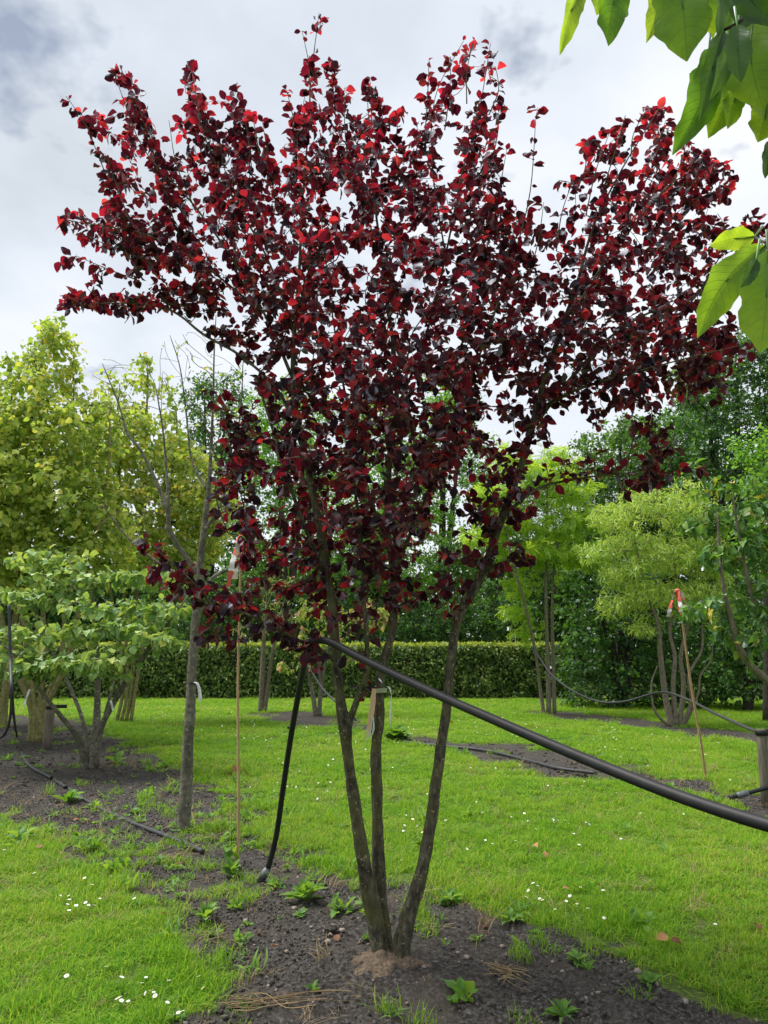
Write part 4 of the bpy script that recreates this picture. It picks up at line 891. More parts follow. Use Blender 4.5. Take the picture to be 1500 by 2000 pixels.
# two small trees on the second bed
b = GH(513, 1391); y = b[1]
bigtree('small_tree', 'small two-stemmed tree standing in the soil bed before the hedge', 513, 1391,
        [[(510, 1393, y, 6), (512, 1330, y, 5.5), (515, 1260, y, 4), (520, 1180, y, 2)], [(516, 1393, y, 5), (524, 1330, y, 4), (535, 1260, y, 3), (550, 1190, y, 1.5)]],
        [(520, 1190, y, 50, 30, .6), (490, 1230, y, 40, 25, .5), (560, 1200, y, 40, 30, .6), (530, 1140, y, 60, 30, .7)], 260, step=0.14, kill=0.14, lsize=0.13, lper=1.5, templates=T_nar, lm=M_pink, bm=B_pale, tm=B_pale, seed=91, r0=0.004, ex=2.4, droop=1.0, rleaf=2.5, maxr=0.02, group='small trees on the bed before the hedge')
b = GH(620, 1399); y = b[1]
bigtree('small_tree', 'small salmon-tipped tree on thin dark stems just left of the plum trunks', 620, 1399,
        [[(617, 1401, y, 4.5), (610, 1350, y, 4), (598, 1300, y, 3), (590, 1230, y, 1.5)], [(622, 1401, y, 4.5), (628, 1340, y, 3.6), (640, 1270, y, 2.6), (660, 1200, y, 1.4)], [(625, 1401, y, 3.5), (625, 1330, y, 3), (620, 1250, y, 2)]],
        [(620, 1190, y, 60, 30, .7), (680, 1215, y, 55, 28, .6), (590, 1260, y, 45, 22, .5), (680, 1280, y, 35, 20, .5), (640, 1240, y, 50, 25, .6), (560, 1300, y, 30, 15, .4), (730, 1200, y, 50, 30, .6)], 420, step=0.13, kill=0.13, lsize=0.15, lper=2.0, templates=T_kou, lm=M_pink, bm=B_grey, tm=B_dark, seed=92, r0=0.004, ex=2.4, droop=1.0, rleaf=2.5, maxr=0.02, group='small trees on the bed before the hedge')

# ------------------------------------------------------------------ magnolia branch in the upper right corner
mr = thing('magnolia_branch', 'overhanging branch with huge backlit green leaves in the top right corner', 'branch', None, P(1560, 60, 1.25))
mo = np.array(mr.location)
def bigleaf(base, tip, wpx, Y, roll=0.0, fold=0.25, curl=0.1, wave=0.12, bend=0.0, m=M_mag, seed=0, dYt=0.0, shape=None):
    rg = np.random.default_rng(seed + 500)
    A = P(base[0], base[1], Y); B_ = P(tip[0], tip[1], Y + dYt); L = np.linalg.norm(B_ - A); d = (B_ - A) / L
    view = norm((A + B_) / 2 - np.array([0, 0, H])); x = norm(np.cross(view, d)); nrm = np.cross(x, d)
    c, s = math.cos(roll), math.sin(roll); x, nrm = x * c + nrm * s, nrm * c - x * s
    W = wpx * 1.14 * pxr(Y) / 2; n, k = 18, 5; V = []; U = []
    ph = rg.random() * 6
    for i in range(n + 1):
        t = i / n
        prof = (math.sin(math.pi * t ** 0.95) ** 0.58) * (1.0 if t < .82 else 1 - 0.5 * ((t - .82) / .18)) if 0 < t < 1 else 0.02
        prof = max(prof, 0.025 if t < 1 else 0.0)
        for j in range(-k, k + 1):
            q = j / k; ww = W * prof * (1 + 0.10 * math.sin(t * 15 + ph + (2 if q > 0 else 0)) + 0.05 * math.sin(t * 37 + ph * 3))
            off = bend * L * math.sin(math.pi * t)
            p = A + d * (t * L) + x * (q * ww + off) + nrm * (fold * abs(q) * ww + curl * L * math.sin(math.pi * t) + wave * ww * q * q * math.sin(t * 13 + ph + q * 2))
            V.append(p - mo); U.append((0.5 + 0.5 * q, t))
    r = 2 * k + 1
    f = [(i * r + j, i * r + j + 1, (i + 1) * r + j + 1, (i + 1) * r + j) for i in range(n) for j in range(2 * k)]
    lf = obj('leaf', mesh_np('leaf', V, f, True, U), m, mr)
    st = MB(); up = A - d * 0.02 + np.array([0, 0.004, 0.02])
    st.tube([up - mo, A - mo, A + d * L * .5 + x * bend * L + nrm * curl * L - mo], [0.0022, 0.002, 0.0009], 6)
    obj('leaf_stalk', st.mesh('leaf_stalk'), M_weed, lf)
L5 = [((1143, -40), (1093, 108), 40, 1.45, .5, .5, .03, .2, .06, 0), ((1213, -50), (1188, 90), 62, 1.4, .2, .2, .06, .35, .04, 0), ((1262, -50), (1262, 84), 44, 1.5, .3, .4, .05, .2, -.12, 0), ((1318, -60), (1342, 120), 112, 1.3, -.1, .15, .05, .1, -.03, 0),
      ((1362, -70), (1392, 76), 60, 1.38, .4, .25, .08, .2, .02, 0), ((1385, 95), (1313, 303), 62, 1.28, .15, .25, .05, .2, -.07, 0), ((1412, 60), (1366, 237), 48, 1.22, .4, .4, .05, .2, .03, 1), ((1440, 62), (1386, 196), 40, 1.18, .5, .3, .1, .3, .05, 1),
      ((1436, 140), (1383, 270), 58, 1.3, .1, .2, .05, .15, -.04, 0), ((1450, 160), (1421, 252), 42, 1.26, .3, .2, .05, .2, .05, 0), ((1470, 45), (1492, 214), 112, 1.2, -.1, .1, .06, .1, .05, 0), ((1440, 48), (1447, 161), 48, 1.1, .1, .3, .05, .15, .02, 1),
      ((1498, 195), (1480, 278), 60, 1.28, .2, .2, .05, .2, -.03, 0), ((1440, -40), (1520, 52), 60, 1.15, .2, .3, .05, .2, .05, 1), ((1398, -60), (1400, 76), 42, 1.2, 1.0, .3, .05, .2, 0, 1), ((1503, 275), (1494, 349), 26, 1.3, .3, .4, .05, .2, 0, 1),
      ((1474, 462), (1386, 480), 40, 1.3, .1, .2, .08, .1, .05, 0), ((1495, 480), (1362, 660), 66, 1.22, .15, .2, .05, .15, .09, 0), ((1500, 488), (1485, 690), 92, 1.15, -.1, .12, .05, .08, -.02, 0), ((1478, 505), (1446, 562), 28, 1.1, .5, .4, .05, .2, 0, 1), ((1515, 500), (1520, 620), 60, 1.2, 0, .2, .05, .2, 0, 0),
      ((1450, -60), (1420, 60), 70, 1.32, -.2, .2, .05, .2, .0, 0), ((1550, 60), (1560, 260), 110, 1.2, 0, .15, .05, .1, 0, 0), ((1420, 90), (1400, 190), 60, 1.34, 0, .15, .05, .1, 0, 0),
      ((1400, -60), (1372, 55), 66, 1.4, .2, .2, .06, .2, .04, 0), ((1470, -50), (1462, 60), 74, 1.25, -.2, .2, .06, .15, .03, 1), ((1500, 20), (1530, 150), 80, 1.3, .1, .2, .05, .15, .0, 1), ((1425, 20), (1418, 130), 60, 1.36, .3, .25, .07, .2, -.04, 0), ((1455, 120), (1440, 215), 54, 1.36, -.2, .25, .05, .2, .04, 1),
      ((1480, 150), (1530, 260), 70, 1.34, .2, .2, .05, .2, .0, 1), ((1395, 120), (1345, 215), 50, 1.38, .1, .25, .08, .2, .05, 0), ((1290, -50), (1296, 40), 60, 1.5, .2, .2, .06, .2, .0, 0), ((1178, -50), (1165, 30), 50, 1.55, .3, .2, .06, .2, .0, 0)]
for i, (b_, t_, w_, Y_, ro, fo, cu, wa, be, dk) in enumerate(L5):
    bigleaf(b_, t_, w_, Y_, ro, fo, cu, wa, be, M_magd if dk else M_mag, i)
for pts, r in [([(1640, -60, 1.25), (1540, -10, 1.22), (1480, 15, 1.2), (1440, 45, 1.18), (1415, 58, 1.2)], .005), ([(1480, 15, 1.2), (1470, 90, 1.22), (1440, 140, 1.25)], .003), ([(1540, -10, 1.22), (1420, -50, 1.3), (1300, -70, 1.35), (1140, -60, 1.45)], .004),
               ([(1640, 400, 1.25), (1560, 450, 1.22), (1500, 472, 1.2), (1474, 463, 1.28)], .003), ([(1640, -60, 1.25), (1660, 150, 1.25), (1640, 400, 1.25)], .005)]:
    w = MB(); w.tube(catmull(np.array([P(*p) for p in pts]) - mo, 6), np.linspace(r, r * .6, 6 * (len(pts) - 1) + 1), 8); obj('twig', w.mesh('twig'), B_twig, mr)

# ------------------------------------------------------------------ hoses and pipes
def hose(name, label, pts, r, m, cat='hose', n_per=10, sides=12, world_pts=False, parent=None):
    p = np.array(pts if world_pts else [P(*q) for q in pts])
    c = catmull(p, n_per); w = MB(); base = c[0].copy()
    w.tube(c - base, np.full(len(c), r), sides); o = obj(name, w.mesh(name), m, parent, label=label, cat=cat); o.location = base.tolist(); return o
gb = GH(513, 1722)
pp_ = [P(595, 1262, 3.95), P(603, 1254, 3.88), P(622, 1250, 3.82), P(650, 1256, 3.74), P(700, 1283, 3.6), P(780, 1322, 3.38), P(870, 1364, 3.14), P(970, 1408, 2.9), P(1080, 1456, 2.68), P(1200, 1506, 2.47), P(1340, 1560, 2.26), P(1500, 1611, 2.05), P(1700, 1660, 1.85)]
hose('irrigation_pipe', 'thick black plastic pipe hooked over the plum and sloping down to the right edge', pp_, 0.0185, M_pipe, 'pipe', 12, 20, True)
pc = thing('riser_pipe', 'black plastic pipe rising from the weeds beside the plum up into its lowest leaves', 'pipe', None, gb)
c = catmull(np.array([P(514, 1712, gb[1]) , P(525, 1690, gb[1] - .02), P(540, 1630, gb[1] - .1), P(553, 1540, gb[1] - .25), P(568, 1440, gb[1] - .45), P(584, 1350, gb[1] - .75), P(598, 1283, gb[1] - 1.1), P(603, 1262, gb[1] - 1.25)]), 10) - gb
w = MB(); w.tube(c, np.full(len(c), 0.0185), 16); obj('pipe', w.mesh('pipe'), M_pipe, pc)
w = MB(); a0 = c[0]; a1 = c[3]; dv = norm(a1 - a0)
w.tube([a0 - dv * .08, a0 - dv * .01, a0 - dv * .009, a0 + dv * .05, a0 + dv * .051, a0 + dv * .07], [0.021, 0.023, 0.026, 0.026, 0.022, 0.021], 14); obj('coupling', w.mesh('coupling'), M_fit, pc)
w = MB(); q = c[42]; w.tube([q + [-.02, 0, 0], q + [-.034, -.002, 0]], [0.008, 0.006], 8); obj('dripper', w.mesh('dripper'), M_rubber, pc)
hp = [P(18, 1180, 8.6), P(20, 1280, 8.6), P(25, 1380, 8.6)] + [GH(u, v) + [0, 0, .02] for u, v in [(33, 1440), (50, 1490), (95, 1520), (140, 1548), (190, 1580), (250, 1608), (310, 1632), (350, 1648), (395, 1668)]]
hose('garden_hose', 'grey black drip hose curving across the weedy soil from the left edge', hp, 0.017, M_pipeg, world_pts=True)
w = MB()
for k_, (u, v) in enumerate([(100, 1523), (128, 1542)]):
    q = GH(u, v) + [0, 0, .03]; w.tube([q - [.012, 0, -.004], q + [.012, 0, -.004]], [0.021, 0.021], 10)
obj('hose_clips', w.mesh('hose_clips'), M_rubber, label='black clips round the drip hose at the left', cat='clip')
hose('riser_hose', 'black hose hanging in a loop down to the soil at the left edge', [P(-20, 1440, 9), P(5, 1438, 9), P(18, 1410, 9), P(22, 1370, 9), P(20, 1300, 9)], 0.016, M_pipe, world_pts=True)
hose('drip_hose', 'thin black hose sagging between the locust and willow stems towards the right edge', [P(1042, 1265, 18.6), P(1075, 1315, 18), P(1120, 1350, 17.4), P(1170, 1370, 17), P(1220, 1370, 16.4), P(1290, 1352, 15.6), P(1340, 1365, 14), P(1400, 1395, 12), P(1480, 1430, 9.5), P(1560, 1455, 8)], 0.022, M_pipeg, world_pts=True)
hose('drip_hose', 'thin black hose dropping from the small tree to the soil behind the plum trunks', [P(600, 1298, 17), P(630, 1345, 16.5), P(660, 1375, 16)], 0.02, M_pipeg, world_pts=True)
hp = [P(655, 1370, 16.2)] + [GH(u, v) + [0, 0, .03] for u, v in [(700, 1412), (730, 1432), (790, 1452), (860, 1460), (950, 1470), (1040, 1492), (1090, 1505), (1165, 1515)]]
hose('drip_hose', 'thin black hose lying on the bare soil strip right of the plum trunks', hp, 0.022, M_pipeg, world_pts=True)

# ------------------------------------------------------------------ stakes, posts, ribbons
def strip(path, width, m, name, parent, twist=0.6, seed=0):
    c = catmull(np.array(path), 6); rg = np.random.default_rng(int(seed * 10)); n = len(c); V = []
    for i, p in enumerate(c):
        a = seed + twist * math.sin(i * 0.55 + seed); x = np.array([math.cos(a), math.sin(a), 0]); ww = width / 2 * (0.85 + 0.3 * rg.random())
        V += [p - x * ww, p + x * ww]
    f = [(2 * i, 2 * i + 1, 2 * i + 3, 2 * i + 2) for i in range(n - 1)]
    return obj(name, mesh_np(name, V, f, True), m, parent)
def cane(label, gpt, toppt, r, tape_dir):
    root = thing('bamboo_stake', label, 'stake', 'bamboo stakes with warning tape', gpt)
    g = np.array(gpt); t = np.array(toppt) - g; L = np.linalg.norm(t); d = t / L; w = MB(); n = 12
    pts = []; rr = []
    for i in range(n * 6 + 1):
        s = i / (n * 6); ph = (i % 6) / 6
        pts.append(d * L * s + np.array([.006 * math.sin(s * 9), 0, 0])); rr.append(r * (1.18 if i % 6 == 0 else 1.0) * (1 - .25 * s))
    w.tube(pts, rr, 9); obj('cane', w.mesh('cane'), M_bamboo, root)
    # warning tape: red and white pieces knotted under the tip
    k = pts[-1] - d * .03
    w = MB(); w.tube([k - d * .03, k - d * .015, k + d * .015, k + d * .03], [r * 1.2, r * 2.1, r * 2.0, r * 1.2], 8); obj('tape_knot', w.mesh('tape_knot'), M_red, root)
    for i in range(4):
        a = i * 1.7 + tape_dir; o = np.array([math.cos(a), math.sin(a), 0]) * r * 2
        ln = .16 + .05 * (i % 3)
        for s_, (mm) in enumerate([M_red, M_white, M_red] if i % 2 == 0 else [M_white, M_red, M_white]):
            z0 = ln * s_; z1 = ln * (s_ + 1) * .98
            strip([k + o * (1 + s_) - [0, 0, z0 * .5], k + o * (1.8 + s_ * .9) - [0, 0, (z0 + z1) * .25], k + o * (2 + s_) - [0, 0, z1 * .5]], .045, mm, 'tape', root, .3, i + s_)
    return root
g = GH(464, 1690); cane('upright bamboo stake with red warning tape at its tip, left of the plum', g, P(468, 1045, g[1]), .0105, 0.4)
g = GH(1379, 1522); cane('leaning bamboo stake with red and white tape, before the willow', g, P(1322, 1150, g[1] - .3), .016, 1.2)
def post(label, u, vb, vt, rp, lean=0):
    g = GH(u, vb); y = g[1]; tp = P(u + lean, vt, y) - g; r = rp * pxr(y); root = thing('wooden_post', label, 'post', 'short tree posts', g)
    w = MB(); w.tube([np.array([0, 0, -.05]), tp * .3, tp * .7, tp * .985, tp], [r, r * 1.02, r, r * .98, r * .85], 14, rough=.03); obj('post', w.mesh('post'), M_wood, root)
    w = MB(); w.tube([tp * .96 - [0, 0, .03], tp * .96 + [0, 0, .02]], [r * 1.18, r * 1.2], 14); w.box(tp * .97 + [r * 2.2, -.01, 0], (r * 3.2, .02, .055)); obj('strap', w.mesh('strap'), M_rubber, root)
    return g, y, r
post('short round wooden post with a black strap in the soil bed at the left', 92, 1463, 1377, 8, 8)
g, yp, r = post('short round wooden post with a black strap at the right edge', 1498, 1576, 1424, 9.5, -11)
fh = thing('hose_end', 'black hose with a grey coupling ending in the soil beside the right post', 'hose', None, P(1430, 1557, yp - .1))
fo = np.array(fh.location); c = catmull(np.array([P(1425, 1558, yp - .1), P(1455, 1550, yp - .1), P(1500, 1538, yp - .1), P(1560, 1520, yp)]), 6) - fo
w = MB(); w.tube(c, np.full(len(c), .02), 10); obj('hose', w.mesh('hose'), M_pipe, fh)
w = MB(); w.tube([c[3], c[4], c[5], c[6], c[7]], [.028, .034, .03, .034, .026], 10); obj('coupling', w.mesh('coupling'), M_fit, fh)
# ties and ribbons
tie = thing('trunk_tie', 'pale plastic tie with an orange ribbon round the middle plum trunk', 'ribbon', None, P(740, 1348, Y0 + .1)); to = np.array(tie.location)
w = MB(); r = 15.5 * pxr(Y0)
w.tube([[0, 0, -.012], [0, 0, .012]], [r, r], 18, cap=False); obj('band', w.mesh('band'), M_tie, tie)
for i, (pts, wd, m_) in enumerate([([(731, 1340), (727, 1370), (722, 1410), (719, 1438)], .021, M_oran), ([(733, 1340), (731, 1375), (727, 1400), (722, 1420)], .012, M_oran), ([(727, 1400), (724, 1425), (716, 1446)], .011, M_rib), ([(729, 1400), (730, 1420), (727, 1436)], .011, M_rib),
                                   ([(752, 1340), (759, 1342), (764, 1356), (763, 1385), (762, 1420)], .014, M_rib), ([(738, 1322), (742, 1328), (748, 1335)], .014, M_white), ([(747, 1345), (756, 1340), (762, 1350)], .014, M_tie)]):
    strip([P(u, v, Y0 - .0 - .005 * i) - to for u, v in pts], wd, m_, 'ribbon', tie, .35, i * .25)
for (u, v, Y_, pts, m_, lab, r_) in [(374, 1335, yb[1], [(380, 1332), (386, 1336), (390, 1350), (391, 1369)], M_white, 'white plastic label strip tied round the slim leafless trunk', 13),
                                   (219, 1368, hb[1] - .2, [(216, 1368), (219, 1378), (221, 1388)], M_white, 'white plant label hanging on the shrub stem', 8), (57, 1346, hb[1] - .6, [(58, 1346), (52, 1362), (46, 1380)], M_white, 'white plant label hanging at the left of the shrub', 4)]:
    t_ = thing('plant_label', lab, 'label', 'white plant labels', P(u, v, Y_)); o_ = np.array(t_.location)
    w = MB(); w.tube([[0, 0, -.003], [0, 0, .003]], [r_ * pxr(Y_)] * 2, 14, cap=False); obj('wire', w.mesh('wire'), M_rubber, t_)
    strip([P(a_, b_, Y_ - .09) - o_ for a_, b_ in pts], .028, m_, 'tag', t_, .1, .2)

# ------------------------------------------------------------------ telling small things apart in their labels
MARKS = [(760, 1878, 'the foot of the plum'), (513, 1722, 'the foot of the riser pipe'), (358, 1618, 'the foot of the leafless young tree'), (180, 1500, 'the foot of the large-leaved shrub'), (598, 1762, 'the jagged weed rosette'),
         (464, 1680, 'the upright bamboo stake'), (1379, 1522, 'the foot of the leaning stake'), (1490, 1576, 'the right-hand post'), (1068, 1395, 'the locust stems'), (513, 1391, 'the two-stemmed small tree'), (500, 1970, 'the dry stem bundle'), (970, 1905, 'the small pulled grass bundle'), (80, 1460, 'the left-hand post')]
NUMS = ['nearest', 'second nearest', 'third nearest', 'fourth nearest', 'fifth nearest', 'sixth nearest', 'seventh nearest', 'eighth nearest', 'ninth nearest', 'tenth nearest']
def where(u, v):
    g = G(u, v)[:2]; best = None
    for mu, mv, nm in MARKS:
        q = G(mu, mv)[:2]; d = float(np.hypot(*(g - q)))
        if best is None or d < best[0]:
            dx, dy = g - q; best = (d, nm, ('right of' if dx > 0 else 'left of') if abs(dx) > abs(dy) else ('behind' if dy > 0 else 'in front of'))
    return best
def tell_apart(items, noun):
    buckets = {}
    for o, u, v in items:
        d, nm, dr = where(u, v); buckets.setdefault((nm, dr), []).append((d, o))
    for (nm, dr), l in buckets.items():
        l.sort(key=lambda q: q[0])
        for k, (d, o) in enumerate(l):
            o['label'] = ('%s %s %s' % (noun, dr, nm)) if len(l) == 1 else ('%s, %s of those %s %s' % (noun, NUMS[min(k, 9)], dr, nm))

# ------------------------------------------------------------------ scatter: grass, clods, daisies, weeds
def gn_scatter(name, pts, rot, scl, idx, sources, label, kind='stuff', cat=None):
    me = bpy.data.meshes.new(name); me.vertices.add(len(pts)); me.vertices.foreach_set('co', np.asarray(pts, np.float32).ravel())
    for an, ty, dat, ac in [('rot', 'FLOAT_VECTOR', rot, 'vector'), ('scl', 'FLOAT_VECTOR', scl, 'vector')]:
        a_ = me.attributes.new(an, ty, 'POINT'); a_.data.foreach_set(ac, np.asarray(dat, np.float32).ravel())
    a_ = me.attributes.new('idx', 'INT', 'POINT'); a_.data.foreach_set('value', np.asarray(idx, np.int32))
    col = bpy.data.collections.new(name + ' sources')
    for i, (m_, mt) in enumerate(sources):
        if len(m_.materials) == 0: m_.materials.append(mt)
        o = bpy.data.objects.new('%s_source_%02d' % (name, i), m_); col.objects.link(o)
    ng = bpy.data.node_groups.new(name, 'GeometryNodeTree')
    ng.interface.new_socket('Geometry', in_out='INPUT', socket_type='NodeSocketGeometry'); ng.interface.new_socket('Geometry', in_out='OUTPUT', socket_type='NodeSocketGeometry')
    I = ng.nodes.new('NodeGroupInput'); O = ng.nodes.new('NodeGroupOutput'); IP = ng.nodes.new('GeometryNodeInstanceOnPoints'); CI = ng.nodes.new('GeometryNodeCollectionInfo')
    CI.inputs['Collection'].default_value = col; CI.inputs['Separate Children'].default_value = True; CI.inputs['Reset Children'].default_value = True
    def na(an, ty):
        x = ng.nodes.new('GeometryNodeInputNamedAttribute'); x.data_type = ty; x.inputs['Name'].default_value = an; return [s for s in x.outputs if s.enabled][0]
    IP.inputs['Pick Instance'].default_value = True; l = ng.links.new
    l(I.outputs[0], IP.inputs['Points']); l(CI.outputs[0], IP.inputs['Instance']); l(na('idx', 'INT'), IP.inputs['Instance Index']); l(na('rot', 'FLOAT_VECTOR'), IP.inputs['Rotation']); l(na('scl', 'FLOAT_VECTOR'), IP.inputs['Scale'])
    l(IP.outputs[0], O.inputs[0])
    o = bpy.data.objects.new(name, me); C.objects.link(o); md = o.modifiers.new('scatter', 'NODES'); md.node_group = ng
    tag(o, label, cat, None, kind); return o
def tuft(n, rad, h, wdt, lean, seed, droop=1.0):
    rg = np.random.default_rng(seed); V = []; T = []
    for i in range(n):
        a = rg.random() * 6.283; r = rad * math.sqrt(rg.random()); b_ = np.array([r * math.cos(a), r * math.sin(a), -.004]); az = rg.random() * 6.283
        dv = np.array([math.cos(az), math.sin(az), 0]); ln = h * rg.uniform(.45, 1.25); le = lean * rg.uniform(.2, 1.3); x = np.cross(dv, [0, 0, 1.]) * wdt / 2 * rg.uniform(.7, 1.3)
        pts = []
        for s in (0, .4, .75, 1):
            pts.append(b_ + dv * ln * le * s * s * droop + np.array([0, 0, ln * (s - .35 * le * s * s)]))
        k = len(V); V += [pts[0] - x * .8, pts[0] + x * .8, pts[1] - x, pts[1] + x, pts[2] - x * .7, pts[2] + x * .7, pts[3]]
        T += [(k, k + 1, k + 3), (k, k + 3, k + 2), (k + 2, k + 3, k + 5), (k + 2, k + 5, k + 4), (k + 4, k + 5, k + 6)]
    return mesh_np('tuft', V, T, False)
rg = np.random.default_rng(99)
def band(y0, y1, dens, pad=1.25):
    area = (y1 - y0) * 2 * (y1) * .56 * pad; n = int(area * dens)
    yy = rg.uniform(y0, y1, n); xx = rg.uniform(-1, 1, n) * y1 * .56 * pad
    k = np.abs(xx) < yy * .56 * pad + .6
    return xx[k], yy[k]
P_, S_, I_ = [], [], []
for y0, y1, dn, sc, zs in [(2.6, 5, 330, 1, 1), (5, 8, 230, 1.1, 1), (8, 13, 110, 1.5, 1.15), (13, 20, 55, 2.1, 1.3), (20, HY - .1, 34, 2.8, 1.5)]:
    xx, yy = band(y0, y1, dn); s, wq = soilness(xx, yy)
    pn = vnoise(xx, yy, .35, 20) + .6 * vnoise(xx, yy, .12, 21)
    # lawn, plus weedy grass creeping over the beds
    p = np.where(s < 0, 1.0, 0.0)
    cov = np.where(wq > 0, np.clip(.3 - s * 2, 0, 1), np.clip(.75 - s * 1.6, 0, 1))
    weedy = np.exp(-(((xx + 1.45) / 1.5) ** 2 + ((yy - 6.3) / 1.5) ** 2)) * .62
    weedy = np.maximum(weedy, np.where(wq > 0, .02, 0)); weedy = weedy * (np.hypot(xx - TB[0], (yy - TB[1]) * .8) > .75)
    inn = np.clip(cov * .5 + weedy + .45 * pn - .2, 0, 1) * (pn > -.35)
    p = np.where(s < 0, 1, inn * .55)
    # thin lawn next to the left bed
    p = np.where((s < 0) & (s > -.12), .6, p)
    k = rg.random(len(xx)) < p; xx, yy, s, pn = xx[k], yy[k], s[k], pn[k]
    zg = height(xx, yy, s)
    hs = zs * (1 + .35 * pn) * rg.uniform(.7, 1.25, len(xx)); hs = np.where((s > -.25), hs * 1.25, hs)
    P_.append(np.stack([xx, yy, zg], 1)); S_.append(np.stack([sc * rg.uniform(.8, 1.2, len(xx))] * 2 + [hs], 1)); I_.append(rg.integers(0, 6, len(xx)))
P_, S_, I_ = np.vstack(P_), np.vstack(S_), np.concatenate(I_)
Rt = np.stack([rg.normal(0, .08, len(P_)), rg.normal(0, .08, len(P_)), rg.uniform(0, 6.28, len(P_))], 1)
print('tufts', len(P_))
gn_scatter('grass', P_, Rt, S_, I_, [(tuft(42, .07, h, .0036, l, 200 + i), M_grass) for i, (h, l) in enumerate([(.05, 1.0), (.06, 1.2), (.045, 1.1), (.055, 1.5), (.068, 1.1), (.05, 1.6)])], 'short green lawn grass')
# dry straw mixed into the grass
n = 2200; xx, yy = band(2.8, 11, 14); s, wq = soilness(xx, yy); k = (s < .9) & (rg.random(len(xx)) < np.where(s < -.5, .5, .6)) & ((xx < 0.2) | (s < .5)); xx, yy, s = xx[k], yy[k], s[k]
gn_scatter('dry_grass', np.stack([xx, yy, height(xx, yy, s)], 1), np.stack([rg.normal(0, .3, len(xx)), rg.normal(0, .3, len(xx)), rg.uniform(0, 6.28, len(xx))], 1), np.stack([rg.uniform(.6, 1.3, len(xx))] * 3, 1), rg.integers(0, 3, len(xx)),
           [(tuft(12, .05, .09, .003, 1.8, 300 + i, 1.2), M_dry) for i in range(3)], 'dry straw lying at the edges of the soil bed')
# small mixed broad-leaved weeds creeping over the beds and in the lawn
def weedlet(n, ln, up, tm, seed):
    rg = np.random.default_rng(seed); a = rg.random(n) * 6.283; e = rg.uniform(up * .2, up * 1.3, n)
    D = np.stack([np.cos(a) * np.cos(e), np.sin(a) * np.cos(e), np.sin(e)], 1); N = np.stack([-np.cos(a) * np.sin(e), -np.sin(a) * np.sin(e), np.cos(e)], 1)
    Fm = frames(D, N); V = []; T = []; k = 0; base = rg.normal(0, ln * .35, (n, 3)) * [1, 1, .15]
    for i in range(n):
        v, t, u = tm[i % len(tm)]; V.append((v @ Fm[i].T) * ln * rg.uniform(.5, 1.1) + base[i]); T.append(t + k); k += len(v)
    return mesh_np('weedlet', np.vstack(V), np.vstack(T), True)
xx, yy = band(2.7, 13, 26); s, wq = soilness(xx, yy); pn = vnoise(xx, yy, .5, 70)
weedy = np.exp(-(((xx + 1.6) / 1.8) ** 2 + ((yy - 6.6) / 2.2) ** 2))
k = rg.random(len(xx)) < np.where(s < 0, np.where(s > -.35, .5, .12), np.clip(.10 + .75 * weedy + .2 * pn, 0, .8) * np.where(wq > 0, .3, 1)); xx, yy, s = xx[k], yy[k], s[k]
sc_ = rg.uniform(.5, 1.3, len(xx))
gn_scatter('weeds', np.stack([xx, yy, height(xx, yy, s) + .005], 1), np.stack([rg.normal(0, .15, len(xx)), rg.normal(0, .15, len(xx)), rg.uniform(0, 6.28, len(xx))], 1), np.stack([sc_] * 3, 1), rg.integers(0, 6, len(xx)),
           [(weedlet(*a_), M_weed) for a_ in [(14, .05, .7, T_rd, 1), (18, .04, .9, T_rd, 2), (12, .08, 1.1, T_w, 3), (10, .07, .5, T_j, 4), (24, .03, .8, T_rd, 5), (16, .09, 1.3, T_nar, 6)]], 'low mixed weeds on the soil and in the grass')
# clods
def clod(seed, sq=.7):
    rg = np.random.default_rng(seed); import bmesh
    bm = bmesh.new(); bmesh.ops.create_icosphere(bm, subdivisions=1, radius=1)
    for v in bm.verts: v.co *= rg.uniform(.65, 1.15); v.co.z *= sq
    me = bpy.data.meshes.new('clod'); bm.to_mesh(me); bm.free(); me.polygons.foreach_set('use_smooth', [seed % 2 == 0] * len(me.polygons)); return me
xx, yy = band(2.6, 9, 3400); x2, y2 = band(9, 16, 260); xx = np.concatenate([xx, x2]); yy = np.concatenate([yy, y2]); s, wq = soilness(xx, yy); k = (s > 0) & (rg.random(len(xx)) < np.clip(.4 + vnoise(xx, yy, .3, 60), .1, 1)) & (np.hypot(xx - TB[0], yy - TB[1] + .05) > .3); xx, yy, s = xx[k], yy[k], s[k]
sz = (.003 + .013 * rg.random(len(xx)) ** 4) * np.where(yy > 9, 2.2, 1)
gn_scatter('soil_crumbs', np.stack([xx, yy, height(xx, yy, s) + sz * .2], 1), rg.uniform(0, 6.28, (len(xx), 3)), np.stack([sz] * 3, 1), rg.integers(0, 4, len(xx)), [(clod(i), M_crumb) for i in range(4)], 'dark crumbs of loose soil')
xx, yy = band(2.6, 9, 60); s, wq = soilness(xx, yy); k = (s > 0); xx, yy, s = xx[k], yy[k], s[k]; sz = .004 + .009 * rg.random(len(xx)) ** 2
gn_scatter('gravel', np.stack([xx, yy, height(xx, yy, s) + sz * .3], 1), rg.uniform(0, 6.28, (len(xx), 3)), np.stack([sz] * 3, 1), rg.integers(0, 4, len(xx)), [(clod(i + 20, .8), M_stone) for i in range(4)], 'small pale pebbles in the dark soil')
